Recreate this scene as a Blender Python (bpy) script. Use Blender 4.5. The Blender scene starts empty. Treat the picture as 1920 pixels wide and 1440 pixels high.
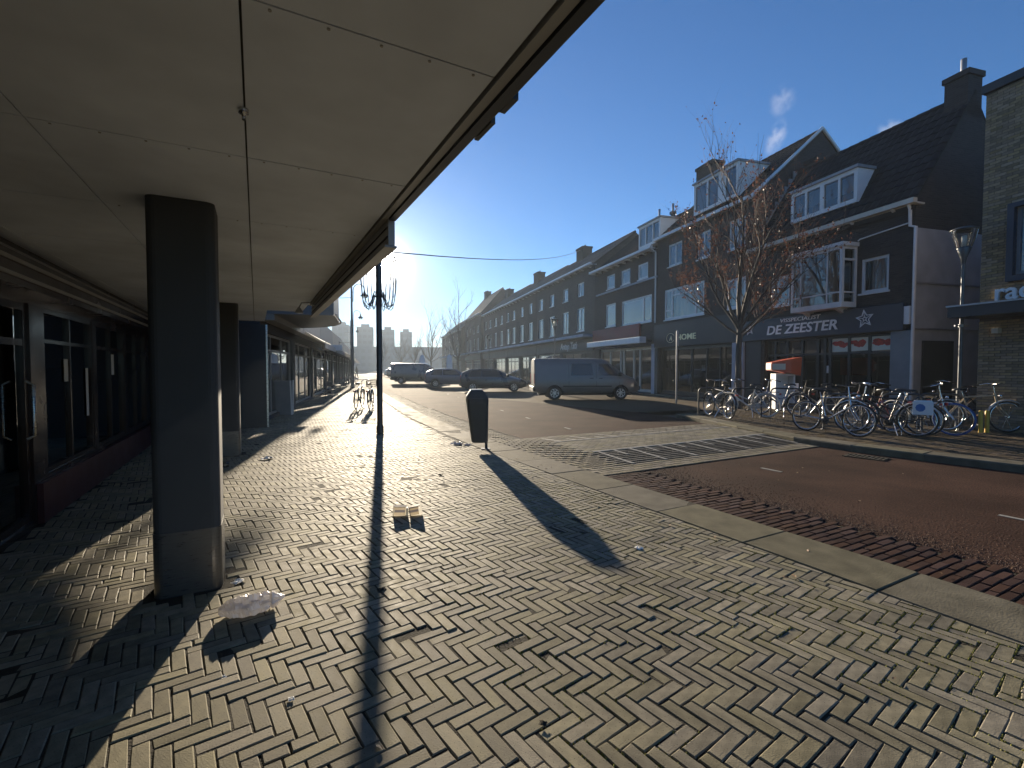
import bpy, bmesh, math, random
from mathutils import Vector, Matrix
R = math.radians
sc = bpy.context.scene
COL = sc.collection

# ------------------------------------------------------------ camera
FPX, EYE = 890.0, 1.5
PITCH = math.atan(30 / 890.0)
cam = bpy.data.cameras.new('camera')
cam.sensor_width = 36.0
cam.lens = 36.0 * FPX / 1920.0
cam.clip_start = 0.05
cam.clip_end = 3000
camo = bpy.data.objects.new('camera', cam)
camo.location = (0, 0, EYE)
camo.rotation_euler = (math.pi / 2 - PITCH, 0, 0)
COL.objects.link(camo)
sc.camera = camo

# ------------------------------------------------------------ sun and sky
SUN_AZ = R(-15.25)          # seen from +Y, positive towards +X
SUN_EL = R(11.75)
SDIR = Vector((math.sin(SUN_AZ) * math.cos(SUN_EL), math.cos(SUN_AZ) * math.cos(SUN_EL), math.sin(SUN_EL)))
w = bpy.data.worlds.new('World')
sc.world = w
w.use_nodes = True
nt = w.node_tree
nt.nodes.clear()
wo = nt.nodes.new('ShaderNodeOutputWorld')
bg = nt.nodes.new('ShaderNodeBackground')
sky = nt.nodes.new('ShaderNodeTexSky')
sky.sky_type = 'NISHITA'
sky.sun_disc = False
sky.sun_elevation = SUN_EL
sky.sun_rotation = SUN_AZ
sky.air_density = 1.0
sky.dust_density = 0.05
sky.ozone_density = 6.5
bg.inputs['Strength'].default_value = 0.069
nt.links.new(sky.outputs[0], bg.inputs['Color'])
# the sun itself in the sky: disc and its circumsolar glow
geo = nt.nodes.new('ShaderNodeNewGeometry')
dot = nt.nodes.new('ShaderNodeVectorMath'); dot.operation = 'DOT_PRODUCT'
nt.links.new(geo.outputs['Incoming'], dot.inputs[0])
dot.inputs[1].default_value = (-SDIR.x, -SDIR.y, -SDIR.z)
ac = nt.nodes.new('ShaderNodeMath'); ac.operation = 'ARCCOSINE'; ac.use_clamp = False
nt.links.new(dot.outputs['Value'], ac.inputs[0])
def wmath(op, a, b):
    m = nt.nodes.new('ShaderNodeMath'); m.operation = op
    for i, q in enumerate((a, b)):
        if isinstance(q, (int, float)): m.inputs[i].default_value = q
        else: nt.links.new(q, m.inputs[i])
    return m.outputs[0]
ang = ac.outputs[0]
disc = wmath('MULTIPLY', wmath('LESS_THAN', ang, R(0.30)), 400.0)
g1 = wmath('MULTIPLY', wmath('EXPONENT', wmath('MULTIPLY', ang, -1 / R(0.55)), 0), 50.0)
g2 = wmath('MULTIPLY', wmath('EXPONENT', wmath('MULTIPLY', ang, -1 / R(4.5)), 0), 0.45)
tot = wmath('ADD', disc, wmath('ADD', g1, g2))
bg2 = nt.nodes.new('ShaderNodeBackground')
bg2.inputs['Color'].default_value = (1.0, 0.93, 0.80, 1)
nt.links.new(tot, bg2.inputs['Strength'])
addw = nt.nodes.new('ShaderNodeAddShader')
nt.links.new(bg.outputs[0], addw.inputs[0])
nt.links.new(bg2.outputs[0], addw.inputs[1])
nt.links.new(addw.outputs[0], wo.inputs['Surface'])

sl = bpy.data.lights.new('sun', 'SUN')
sl.energy = 5.0
sl.angle = R(0.53)
sl.color = (1.0, 0.85, 0.64)
so = bpy.data.objects.new('sun', sl)
so.rotation_euler = SDIR.to_track_quat('Z', 'Y').to_euler()
so.location = (0, 0, 30)
COL.objects.link(so)

sc.view_settings.view_transform = 'Standard'
sc.view_settings.look = 'None'
sc.view_settings.gamma = 1.0
sc.view_settings.exposure = 1.2
sc.view_settings.use_curve_mapping = False
sc.render.engine = 'CYCLES'
cy = sc.cycles
cy.use_denoising = True
cy.max_bounces = 7
cy.diffuse_bounces = 4
cy.glossy_bounces = 4
cy.transparent_max_bounces = 16
cy.transmission_bounces = 4
cy.volume_bounces = 0
cy.sample_clamp_indirect = 6.0
cy.caustics_reflective = False
cy.caustics_refractive = False

HAZE_D, HAZE_G = 0.0006, 0.45

# ------------------------------------------------------------ frames
AL, AR = R(-28.3), R(-16.0)
U = Vector((math.sin(AL), math.cos(AL), 0)); V = Vector((math.cos(AL), -math.sin(AL), 0))
RR = Vector((math.sin(AR), math.cos(AR), 0)); NN = Vector((math.cos(AR), -math.sin(AR), 0))
def uv(u, v, z=0.0): return U * u + V * v + Vector((0, 0, z))
def rn(r, n, z=0.0): return RR * r + NN * n + Vector((0, 0, z))
ROT_L = math.pi / 2 - AL            # local x along U, local y along -V (into the left building)
ROT_R = -math.pi / 2 - AR           # local x along -RR (to the right in view), local y along NN
rnd = random.Random(7)

# ------------------------------------------------------------ materials
MT = {}
def mat(name, col, rough=0.6, metal=0.0, spec=0.5, nscale=0.0, namt=0.0, bscale=0.0, bamt=0.0, vary=0.0,
        brick=None, coat=0.0, coords='Object', col2=None, trans=0.0, sub=0.0, alpha=1.0, detail=6.0, stretch=(1, 1, 1), pits=0.0, patch=0.0):
    m = bpy.data.materials.new(name); m.use_nodes = True
    t = m.node_tree; N = t.nodes; L = t.links
    p = N['Principled BSDF']
    p.inputs['Roughness'].default_value = rough
    p.inputs['Metallic'].default_value = metal
    p.inputs['Specular IOR Level'].default_value = spec
    p.inputs['Coat Weight'].default_value = coat
    p.inputs['Coat Roughness'].default_value = 0.05
    p.inputs['Transmission Weight'].default_value = trans
    p.inputs['Alpha'].default_value = alpha
    tc = N.new('ShaderNodeTexCoord')
    vec = tc.outputs[coords]
    if stretch != (1, 1, 1):
        mp = N.new('ShaderNodeMapping'); mp.inputs['Scale'].default_value = stretch
        L.new(vec, mp.inputs['Vector']); vec = mp.outputs[0]
    rgb = N.new('ShaderNodeRGB'); rgb.outputs[0].default_value = (*col, 1)
    c = rgb.outputs[0]
    height = None
    if brick:
        sp = N.new('ShaderNodeSeparateXYZ'); L.new(tc.outputs['Object'], sp.inputs[0])
        ad = N.new('ShaderNodeMath'); L.new(sp.outputs[0], ad.inputs[0]); L.new(sp.outputs[1], ad.inputs[1])
        cb = N.new('ShaderNodeCombineXYZ'); L.new(ad.outputs[0], cb.inputs[0]); L.new(sp.outputs[2], cb.inputs[1])
        b = N.new('ShaderNodeTexBrick'); L.new(cb.outputs[0], b.inputs['Vector'])
        b.inputs['Scale'].default_value = 1.0
        b.inputs['Brick Width'].default_value = brick[0]; b.inputs['Row Height'].default_value = brick[1]
        b.inputs['Mortar Size'].default_value = brick[2]; b.inputs['Mortar Smooth'].default_value = 0.2
        b.inputs['Color1'].default_value = (*col, 1)
        b.inputs['Color2'].default_value = (*[q * 0.62 for q in col], 1)
        b.inputs['Mortar'].default_value = (*brick[3], 1)
        c = b.outputs['Color']
        iv = N.new('ShaderNodeMath'); iv.operation = 'SUBTRACT'; iv.inputs[0].default_value = 1; L.new(b.outputs['Fac'], iv.inputs[1])
        height = iv.outputs[0]
    if nscale:
        n = N.new('ShaderNodeTexNoise'); n.inputs['Scale'].default_value = nscale; n.inputs['Detail'].default_value = detail
        L.new(vec, n.inputs['Vector'])
        if col2:
            mx = N.new('ShaderNodeMix'); mx.data_type = 'RGBA'
            cr = N.new('ShaderNodeValToRGB'); cr.color_ramp.elements[0].position = 0.42; cr.color_ramp.elements[1].position = 0.6
            L.new(n.outputs['Fac'], cr.inputs[0]); L.new(cr.outputs[0], mx.inputs[0])
            L.new(c, mx.inputs[6]); mx.inputs[7].default_value = (*col2, 1); c = mx.outputs[2]
        mr = N.new('ShaderNodeMapRange'); L.new(n.outputs['Fac'], mr.inputs[0])
        mr.inputs[1].default_value = 0.25; mr.inputs[2].default_value = 0.75
        mr.inputs[3].default_value = 1 - namt; mr.inputs[4].default_value = 1 + namt
        hv = N.new('ShaderNodeHueSaturation'); L.new(c, hv.inputs['Color']); L.new(mr.outputs[0], hv.inputs['Value']); c = hv.outputs[0]
        rr_ = N.new('ShaderNodeMapRange'); L.new(n.outputs['Fac'], rr_.inputs[0])
        rr_.inputs[1].default_value = 0.25; rr_.inputs[2].default_value = 0.75
        rr_.inputs[3].default_value = max(0.02, rough - 0.12 * min(1, namt * 3)); rr_.inputs[4].default_value = min(1, rough + 0.12 * min(1, namt * 3))
        L.new(rr_.outputs[0], p.inputs['Roughness'])
    if vary:
        oi = N.new('ShaderNodeObjectInfo'); at = N.new('ShaderNodeAttribute'); at.attribute_name = 'rnd'
        a2 = N.new('ShaderNodeMath'); L.new(oi.outputs['Random'], a2.inputs[0]); L.new(at.outputs['Fac'], a2.inputs[1])
        fr = N.new('ShaderNodeMath'); fr.operation = 'FRACT'; L.new(a2.outputs[0], fr.inputs[0])
        mr = N.new('ShaderNodeMapRange'); L.new(fr.outputs[0], mr.inputs[0]); mr.inputs[3].default_value = 1 - vary; mr.inputs[4].default_value = 1 + vary
        m3 = N.new('ShaderNodeMath'); m3.operation = 'MULTIPLY'; m3.inputs[1].default_value = 7.31; L.new(fr.outputs[0], m3.inputs[0])
        f2 = N.new('ShaderNodeMath'); f2.operation = 'FRACT'; L.new(m3.outputs[0], f2.inputs[0])
        mh = N.new('ShaderNodeMapRange'); L.new(f2.outputs[0], mh.inputs[0]); mh.inputs[3].default_value = 0.492; mh.inputs[4].default_value = 0.508
        ms = N.new('ShaderNodeMapRange'); L.new(f2.outputs[0], ms.inputs[0]); ms.inputs[3].default_value = 0.82; ms.inputs[4].default_value = 1.15
        hv = N.new('ShaderNodeHueSaturation'); L.new(c, hv.inputs['Color']); L.new(mr.outputs[0], hv.inputs['Value'])
        L.new(mh.outputs[0], hv.inputs['Hue']); L.new(ms.outputs[0], hv.inputs['Saturation']); c = hv.outputs[0]
    if patch:
        n = N.new('ShaderNodeTexNoise'); n.inputs['Scale'].default_value = 0.9; n.inputs['Detail'].default_value = 4; gp_ = N.new('ShaderNodeNewGeometry'); L.new(gp_.outputs['Position'], n.inputs['Vector'])
        mr = N.new('ShaderNodeMapRange'); L.new(n.outputs['Fac'], mr.inputs[0]); mr.inputs[1].default_value = 0.3; mr.inputs[2].default_value = 0.7; mr.inputs[3].default_value = 1 - patch; mr.inputs[4].default_value = 1 + patch
        hv = N.new('ShaderNodeHueSaturation'); L.new(c, hv.inputs['Color']); L.new(mr.outputs[0], hv.inputs['Value']); c = hv.outputs[0]
    if pits:
        vo = N.new('ShaderNodeTexVoronoi'); vo.inputs['Scale'].default_value = 70; L.new(vec, vo.inputs['Vector'])
        cr = N.new('ShaderNodeValToRGB'); cr.color_ramp.elements[0].position = 0.10; cr.color_ramp.elements[1].position = 0.2
        cr.color_ramp.elements[0].color = (1 - pits, 1 - pits, 1 - pits, 1); L.new(vo.outputs['Distance'], cr.inputs[0])
        mx = N.new('ShaderNodeMix'); mx.data_type = 'RGBA'; mx.blend_type = 'MULTIPLY'; mx.inputs[0].default_value = 1; L.new(c, mx.inputs[6]); L.new(cr.outputs[0], mx.inputs[7]); c = mx.outputs[2]
    L.new(c, p.inputs['Base Color'])
    if bscale:
        nb = N.new('ShaderNodeTexNoise'); nb.inputs['Scale'].default_value = bscale; nb.inputs['Detail'].default_value = 5
        L.new(vec, nb.inputs['Vector'])
        h2 = nb.outputs['Fac']
        if height is not None:
            mu = N.new('ShaderNodeMath'); mu.operation = 'MULTIPLY'; mu.inputs[1].default_value = 0.5; L.new(h2, mu.inputs[0])
            ad2 = N.new('ShaderNodeMath'); L.new(mu.outputs[0], ad2.inputs[0]); L.new(height, ad2.inputs[1]); h2 = ad2.outputs[0]
        height = h2
    if height is not None:
        bp = N.new('ShaderNodeBump'); bp.inputs['Strength'].default_value = bamt or 0.5; bp.inputs['Distance'].default_value = 0.01
        L.new(height, bp.inputs['Height']); L.new(bp.outputs[0], p.inputs['Normal'])
    MT[name] = m
    return m

def glass_mat(name, ior=2.0, tint=(0.75, 0.8, 0.82), rough=0.01, wav=0.0):
    m = bpy.data.materials.new(name); m.use_nodes = True
    t = m.node_tree; N = t.nodes; L = t.links; N.clear()
    o = N.new('ShaderNodeOutputMaterial'); mx = N.new('ShaderNodeMixShader'); tr = N.new('ShaderNodeBsdfTransparent'); gl = N.new('ShaderNodeBsdfGlossy'); fr = N.new('ShaderNodeFresnel')
    tr.inputs[0].default_value = (*tint, 1); gl.inputs['Roughness'].default_value = rough; gl.inputs[0].default_value = (1, 1, 1, 1); fr.inputs[0].default_value = ior
    L.new(fr.outputs[0], mx.inputs[0]); L.new(tr.outputs[0], mx.inputs[1]); L.new(gl.outputs[0], mx.inputs[2]); L.new(mx.outputs[0], o.inputs[0])
    if wav:
        tc = N.new('ShaderNodeTexCoord'); nz = N.new('ShaderNodeTexNoise'); nz.inputs['Scale'].default_value = 1.1; nz.inputs['Detail'].default_value = 0
        L.new(tc.outputs['Object'], nz.inputs['Vector']); bp = N.new('ShaderNodeBump'); bp.inputs['Strength'].default_value = wav; bp.inputs['Distance'].default_value = 0.05
        L.new(nz.outputs['Fac'], bp.inputs['Height']); L.new(bp.outputs[0], gl.inputs['Normal']); L.new(bp.outputs[0], fr.inputs['Normal'])
    MT[name] = m
    return m

def translucent_mat(name, col, fac=0.5, rough=0.5, gloss=0.05):
    m = bpy.data.materials.new(name); m.use_nodes = True
    t = m.node_tree; N = t.nodes; L = t.links; N.clear()
    o = N.new('ShaderNodeOutputMaterial'); mx = N.new('ShaderNodeMixShader'); m2 = N.new('ShaderNodeMixShader'); d = N.new('ShaderNodeBsdfDiffuse'); tr = N.new('ShaderNodeBsdfTranslucent'); g = N.new('ShaderNodeBsdfGlossy')
    tc = N.new('ShaderNodeTexCoord'); nz = N.new('ShaderNodeTexNoise'); nz.inputs['Scale'].default_value = 9; L.new(tc.outputs['Object'], nz.inputs['Vector'])
    mr = N.new('ShaderNodeMapRange'); L.new(nz.outputs['Fac'], mr.inputs[0]); mr.inputs[3].default_value = .8; mr.inputs[4].default_value = 1.2
    hv = N.new('ShaderNodeHueSaturation'); hv.inputs['Color'].default_value = (*col, 1); L.new(mr.outputs[0], hv.inputs['Value'])
    for q in (d, tr): L.new(hv.outputs[0], q.inputs[0])
    g.inputs['Roughness'].default_value = rough * .5
    mx.inputs[0].default_value = fac; L.new(d.outputs[0], mx.inputs[1]); L.new(tr.outputs[0], mx.inputs[2])
    m2.inputs[0].default_value = gloss; L.new(mx.outputs[0], m2.inputs[1]); L.new(g.outputs[0], m2.inputs[2]); L.new(m2.outputs[0], o.inputs[0])
    MT[name] = m
    return m

def emis_mat(name, col, s):
    m = bpy.data.materials.new(name); m.use_nodes = True
    p = m.node_tree.nodes['Principled BSDF']
    p.inputs['Base Color'].default_value = (*col, 1); p.inputs['Emission Color'].default_value = (*col, 1); p.inputs['Emission Strength'].default_value = s
    MT[name] = m
    return m

# paving and road
mat('paver', (0.222, 0.198, 0.138), 0.70, spec=0.09, nscale=16, namt=0.3, bscale=150, bamt=0.22, vary=0.21, coords='Object', pits=0.5, patch=0.24)
mat('paver_red', (0.07, 0.038, 0.028), 0.75, spec=0.08, nscale=9, namt=0.2, bscale=170, bamt=0.35, vary=0.25, patch=0.2)
mat('paver_light', (0.23, 0.20, 0.14), 0.78, spec=0.06, nscale=9, namt=0.2, bscale=170, bamt=0.35, vary=0.2)
mat('paver_dark', (0.06, 0.055, 0.046), 0.65, spec=0.15, nscale=9, namt=0.2, bscale=170, bamt=0.35, vary=0.25, patch=0.2)
mat('paver_brown', (0.11, 0.084, 0.055), 0.78, spec=0.06, nscale=9, namt=0.2, bscale=170, bamt=0.35, vary=0.3)
mat('concrete', (0.145, 0.130, 0.092), 0.8, spec=0.08, nscale=5, namt=0.3, bscale=90, bamt=0.35, vary=0.08)
mat('asphalt_red', (0.055, 0.03, 0.021), 0.88, spec=0.06, nscale=60, namt=0.85, bscale=60, bamt=1.0, coords='Object', detail=8, patch=0.36)
mat('asphalt', (0.06, 0.058, 0.055), 0.6, nscale=60, namt=0.3, bscale=120, bamt=0.6)
mat('road_paint', (0.32, 0.30, 0.255), 0.65, spec=.2, nscale=14, namt=0.35, bscale=60, bamt=0.3)
mat('dirt', (0.05, 0.045, 0.035), 0.95, spec=0.2, nscale=14, namt=0.4, bscale=80, bamt=0.8)
mat('field', (0.10, 0.09, 0.075), 0.9, nscale=0.4, namt=0.3)
# joints with moss
m = mat('joint', (0.03, 0.025, 0.017), 0.95, spec=0.2, nscale=30, namt=0.4, bscale=120, bamt=0.8)
# ------------------------------------------------------------ mesh helpers
class MB:
    def __init__(s): s.v = []; s.f = []; s.rn = []; s.cur = 0.0; s.sm = []
    def add(s, vs, fs, smooth=False):
        b = len(s.v); s.v += [tuple(q) for q in vs]
        for f in fs:
            s.f.append(tuple(b + i for i in f)); s.rn.append(s.cur); s.sm.append(smooth)
        return s
    def box(s, x0, x1, y0, y1, z0, z1):
        vs = [(x0, y0, z0), (x1, y0, z0), (x1, y1, z0), (x0, y1, z0), (x0, y0, z1), (x1, y0, z1), (x1, y1, z1), (x0, y1, z1)]
        return s.add(vs, [(0, 3, 2, 1), (4, 5, 6, 7), (0, 1, 5, 4), (1, 2, 6, 5), (2, 3, 7, 6), (3, 0, 4, 7)])
    def bbox(s, x0, x1, y0, y1, z0, z1, b=0.01):
        # box with chamfered vertical and top edges
        return s.rprism([(x0, y0), (x1, y0), (x1, y1), (x0, y1)], z0, z1, b)
    def rprism(s, poly, z0, z1, b=0.01, cx=None):
        n = len(poly); c = Vector((sum(p[0] for p in poly) / n, sum(p[1] for p in poly) / n, 0))
        pts = []
        for p in poly: pts.append(Vector((p[0], p[1], 0)))
        ins = []
        for i in range(n):
            a, q, d = pts[i - 1], pts[i], pts[(i + 1) % n]
            e1 = (a - q).normalized(); e2 = (d - q).normalized(); ins.append(q + (e1 + e2) * b)
        vs = [(p.x, p.y, z0) for p in pts] + [(p.x, p.y, z1 - b) for p in pts] + [(p.x, p.y, z1) for p in ins]
        fs = [tuple(range(n - 1, -1, -1)), tuple(range(2 * n, 3 * n))]
        for k in range(2):
            for i in range(n): j = (i + 1) % n; fs.append((k * n + i, k * n + j, k * n + n + j, k * n + n + i))
        return s.add(vs, fs)
    def obox(s, M, sx, sy, sz):
        h = [(-1, -1, -1), (1, -1, -1), (1, 1, -1), (-1, 1, -1), (-1, -1, 1), (1, -1, 1), (1, 1, 1), (-1, 1, 1)]
        vs = [M @ Vector((a * sx / 2, b * sy / 2, c * sz / 2)) for a, b, c in h]
        return s.add(vs, [(0, 3, 2, 1), (4, 5, 6, 7), (0, 1, 5, 4), (1, 2, 6, 5), (2, 3, 7, 6), (3, 0, 4, 7)])
    def quad(s, a, b, c, d): return s.add([a, b, c, d], [(0, 1, 2, 3)])
    def poly(s, pts): return s.add(pts, [tuple(range(len(pts)))])
    def tube(s, p0, p1, r0, r1=None, seg=8, caps=True):
        return s.path([p0, p1], [r0, r0 if r1 is None else r1], seg, caps)
    def path(s, pts, rad, seg=6, caps=True, closed=False):
        pts = [Vector(p) for p in pts]; n = len(pts)
        if isinstance(rad, (int, float)): rad = [rad] * n
        vs = []; prev = None
        for i in range(n):
            if closed: t = pts[(i + 1) % n] - pts[i - 1]
            else: t = pts[min(i + 1, n - 1)] - pts[max(i - 1, 0)]
            if t.length < 1e-9: t = Vector((0, 0, 1))
            t.normalize()
            if prev is None:
                a = Vector((0, 0, 1)) if abs(t.z) < 0.9 else Vector((1, 0, 0))
                x = t.cross(a).normalized()
            else:
                x = prev - t * prev.dot(t)
                x = x.normalized() if x.length > 1e-6 else t.orthogonal().normalized()
            prev = x; y = t.cross(x)
            for k in range(seg):
                an = 2 * math.pi * k / seg
                vs.append(pts[i] + (x * math.cos(an) + y * math.sin(an)) * rad[i])
        fs = []
        m = n if closed else n - 1
        for i in range(m):
            a, b = i * seg, ((i + 1) % n) * seg
            for k in range(seg):
                k2 = (k + 1) % seg; fs.append((a + k, a + k2, b + k2, b + k))
        s.add(vs, fs, True)
        if caps and not closed:
            s.add(vs[:seg], [tuple(range(seg - 1, -1, -1))]); s.add(vs[-seg:], [tuple(range(seg))])
        return s
    def lathe(s, prof, seg=16, c=(0, 0, 0), M=None, smooth=True):
        vs = []
        for r_, z in prof:
            for k in range(seg):
                a = 2 * math.pi * k / seg; q = Vector((r_ * math.cos(a), r_ * math.sin(a), z))
                vs.append((M @ q if M else q) + Vector(c))
        fs = []
        for i in range(len(prof) - 1):
            for k in range(seg):
                k2 = (k + 1) % seg; fs.append((i * seg + k, i * seg + k2, (i + 1) * seg + k2, (i + 1) * seg + k))
        return s.add(vs, fs, smooth)
    def prism(s, poly, axis, a0, a1):
        # poly in the two other axes, extruded along axis
        def P(p, a): return {'x': (a, p[0], p[1]), 'y': (p[0], a, p[1]), 'z': (p[0], p[1], a)}[axis]
        n = len(poly)
        vs = [P(p, a0) for p in poly] + [P(p, a1) for p in poly]
        fs = [tuple(range(n - 1, -1, -1)), tuple(range(n, 2 * n))] + [(i, (i + 1) % n, n + (i + 1) % n, n + i) for i in range(n)]
        return s.add(vs, fs)
    def merge(s, o, M=None):
        b = len(s.v)
        s.v += [tuple(M @ Vector(q)) if M else q for q in o.v]
        for f, k in zip(o.f, o.sm): s.f.append(tuple(b + i for i in f)); s.rn.append(s.cur); s.sm.append(k)
        return s
    def mesh(s, name, m, fixn=False):
        me = bpy.data.meshes.new(name); me.from_pydata(s.v, [], s.f)
        me.polygons.foreach_set('use_smooth', s.sm)
        if any(s.rn):
            at = me.attributes.new('rnd', 'FLOAT', 'FACE'); at.data.foreach_set('value', s.rn)
        if fixn:
            bm = bmesh.new(); bm.from_mesh(me); bmesh.ops.recalc_face_normals(bm, faces=bm.faces); bm.to_mesh(me); bm.free()
        if m: me.materials.append(MT[m] if isinstance(m, str) else m)
        me.update()
        return me
    def build(s, name, m, parent=None, fixn=True, M=None):
        o = bpy.data.objects.new(name, s.mesh(name, m, fixn)); COL.objects.link(o)
        if parent is not None: o.parent = parent
        if M is not None: o.matrix_local = M
        return o

def tag(o, label=None, cat=None, group=None, kind=None):
    if label: o['label'] = label
    if cat: o['category'] = cat
    if group: o['group'] = group
    if kind: o['kind'] = kind
    return o
def thing(name, label, cat, loc=(0, 0, 0), rz=0.0, group=None):
    o = bpy.data.objects.new(name, None); o.empty_display_size = 0.2; COL.objects.link(o)
    o.location = loc; o.rotation_euler = (0, 0, rz)
    return tag(o, label, cat, group)
def struct(name, mb, m, fixn=True):
    return tag(mb.build(name, m, None, fixn), kind='structure')
def wm(o): return Matrix.Translation(o.location) @ o.rotation_euler.to_matrix().to_4x4()
CAMP = Vector((0, 0, EYE))
def pieces(parent, name, protos, items, m, nmax=300, PM=None, view=True):
    """items: list of local matrices; the nearest nmax become objects, the rest one joined part"""
    PM = PM or Matrix.Identity(4)
    cy_, sy_ = math.cos(PITCH), math.sin(PITCH)
    def key(M):
        p = PM @ M.translation; d = p - CAMP
        dep = d.y * cy_ - d.z * sy_
        if dep <= 0.3: return 1e6 + d.length
        x = abs(d.x / dep) * FPX; y = abs((d.y * sy_ + d.z * cy_) / dep) * FPX
        return d.length + (1e5 if (x > 975 or y > 735) and view else 0)
    items = sorted(items, key=key)
    meshes = [p.mesh(name, m) for p in protos]
    for i, M in enumerate(items[:nmax]):
        o = bpy.data.objects.new(name, meshes[i % len(meshes)]); COL.objects.link(o)
        o.parent = parent; o.matrix_local = M
    rest = items[nmax:]
    if rest:
        mb = MB()
        for i, M in enumerate(rest):
            mb.cur = rnd.random() + 0.001; mb.merge(protos[i % len(protos)], M)
        o = mb.build(name + 's_beyond', m, parent, fixn=False); o['kind'] = 'stuff'
def text_mesh(s, size, ext=0.01, shear=0.0, bold=0.0, align='LEFT', space=1.0):
    cu = bpy.data.curves.new('text', 'FONT'); cu.body = s; cu.size = size; cu.extrude = ext; cu.shear = shear; cu.offset = bold
    cu.align_x = align; cu.space_character = space; cu.resolution_u = 3
    o = bpy.data.objects.new('text', cu); COL.objects.link(o)
    bpy.context.view_layer.update()
    me = bpy.data.meshes.new_from_object(o.evaluated_get(bpy.context.evaluated_depsgraph_get()))
    bpy.data.objects.remove(o)
    return me
def text_part(name, s, size, m, parent, loc, ext=0.01, shear=0.0, bold=0.0, align='LEFT', width=None):
    me = text_mesh(s, size, ext, shear, bold, align)
    if width:
        xs = [v.co.x for v in me.vertices]; k = width / (max(xs) - min(xs))
        for v in me.vertices: v.co.x *= k
    me.materials.clear(); me.materials.append(MT[m])
    o = bpy.data.objects.new(name, me); COL.objects.link(o); o.parent = parent
    o.matrix_local = Matrix.Translation(loc) @ Matrix.Rotation(math.pi / 2, 4, 'X')
    return o
def inpoly(x, y, P):
    c = False; n = len(P)
    for i in range(n):
        x0, y0 = P[i]; x1, y1 = P[i - 1]
        if (y0 > y) != (y1 > y) and x < (x1 - x0) * (y - y0) / (y1 - y0) + x0: c = not c
    return c
def interp(tab, x):
    if x <= tab[0][0]: return tab[0][1]
    for (a, b), (c, d) in zip(tab, tab[1:]):
        if x <= c: return b + (d - b) * (x - a) / (c - a)
    return tab[-1][1]
def und(x, y):
    return 0.006 * math.sin(1.9 * x + 0.7 * y) * math.cos(1.3 * y - 0.5 * x) + 0.004 * math.sin(4.1 * x - 2.2 * y + 1) * math.sin(3.3 * y + 0.8)

def brick_protos(l, wd, h=0.055, ch=0.006, n=4, j=0.003):
    out = []
    for k in range(n):
        mb = MB(); q = lambda: rnd.uniform(-j, j)
        a, b = l / 2, wd / 2
        poly = [(-a + q(), -b + q()), (a + q(), -b + q()), (a + q(), b + q()), (-a + q(), b + q())]
        mb.rprism(poly, -h, 0, ch); out.append(mb)
    return out

# ------------------------------------------------------------ the ground
g = MB(); g.quad((-400, -60, -0.16), (400, -60, -0.16), (400, 600, -0.16), (-400, 600, -0.16))
struct('ground', g, 'field')

# left edge of the road and the kerb band, as v over u in the frame of the left building
BAND = [(-4, 3.95), (8, 3.95), (10, 4.02), (14.5, 4.4), (20, 5.15), (31, 6.75), (60, 11.6), (110, 21.0)]
ROADL = [(-4, 4.95), (9, 4.93), (12.5, 5.2), (18, 5.75), (31, 7.6), (60, 13.0), (110, 23.5)]
def lwall(u):    # left limit of the pavement
    return -1.86 if u < 13.5 else -1.86 + 0
pv = MB()
from mathutils import noise as MN
N1, N2 = 150, 30
def u_of(i): return -3 + 113 * (i / N1) ** 1.6
for i in range(N1):
    for k in range(N2):
        q = []
        for (ii, kk) in ((i, k), (i + 1, k), (i + 1, k + 1), (i, k + 1)):
            uu = u_of(ii); a = min(-1.9, -1.9 + 0.0); bnd = interp(BAND, uu) + 0.3; vv = a + (bnd - a) * kk / N2
            p = uv(uu, vv); q.append((p.x, p.y, und(p.x, p.y) - 0.0075 + .0055 * max(0, min(1, .45 + 1.1 * MN.noise(Vector((p.x * 1.1, p.y * 1.1, 4))))) if uu < 34 else -0.004))
        pv.quad(*q)
pave = struct('pavement', pv, 'joint')
A = 0.105
protos = brick_protos(2 * A - 0.0065, A - 0.0065, ch=.005, j=.0022)
WB = 0.0675
protos3 = brick_protos(3 * WB - 0.005, WB - 0.005, ch=.005, j=.003, n=10)
protosh = brick_protos(1.5 * WB - 0.005, WB - 0.005, ch=.005, j=.003, n=4)
halves = []
items = []
PILL = [(3.95, -0.42), (9.55, -0.45)]
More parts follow.
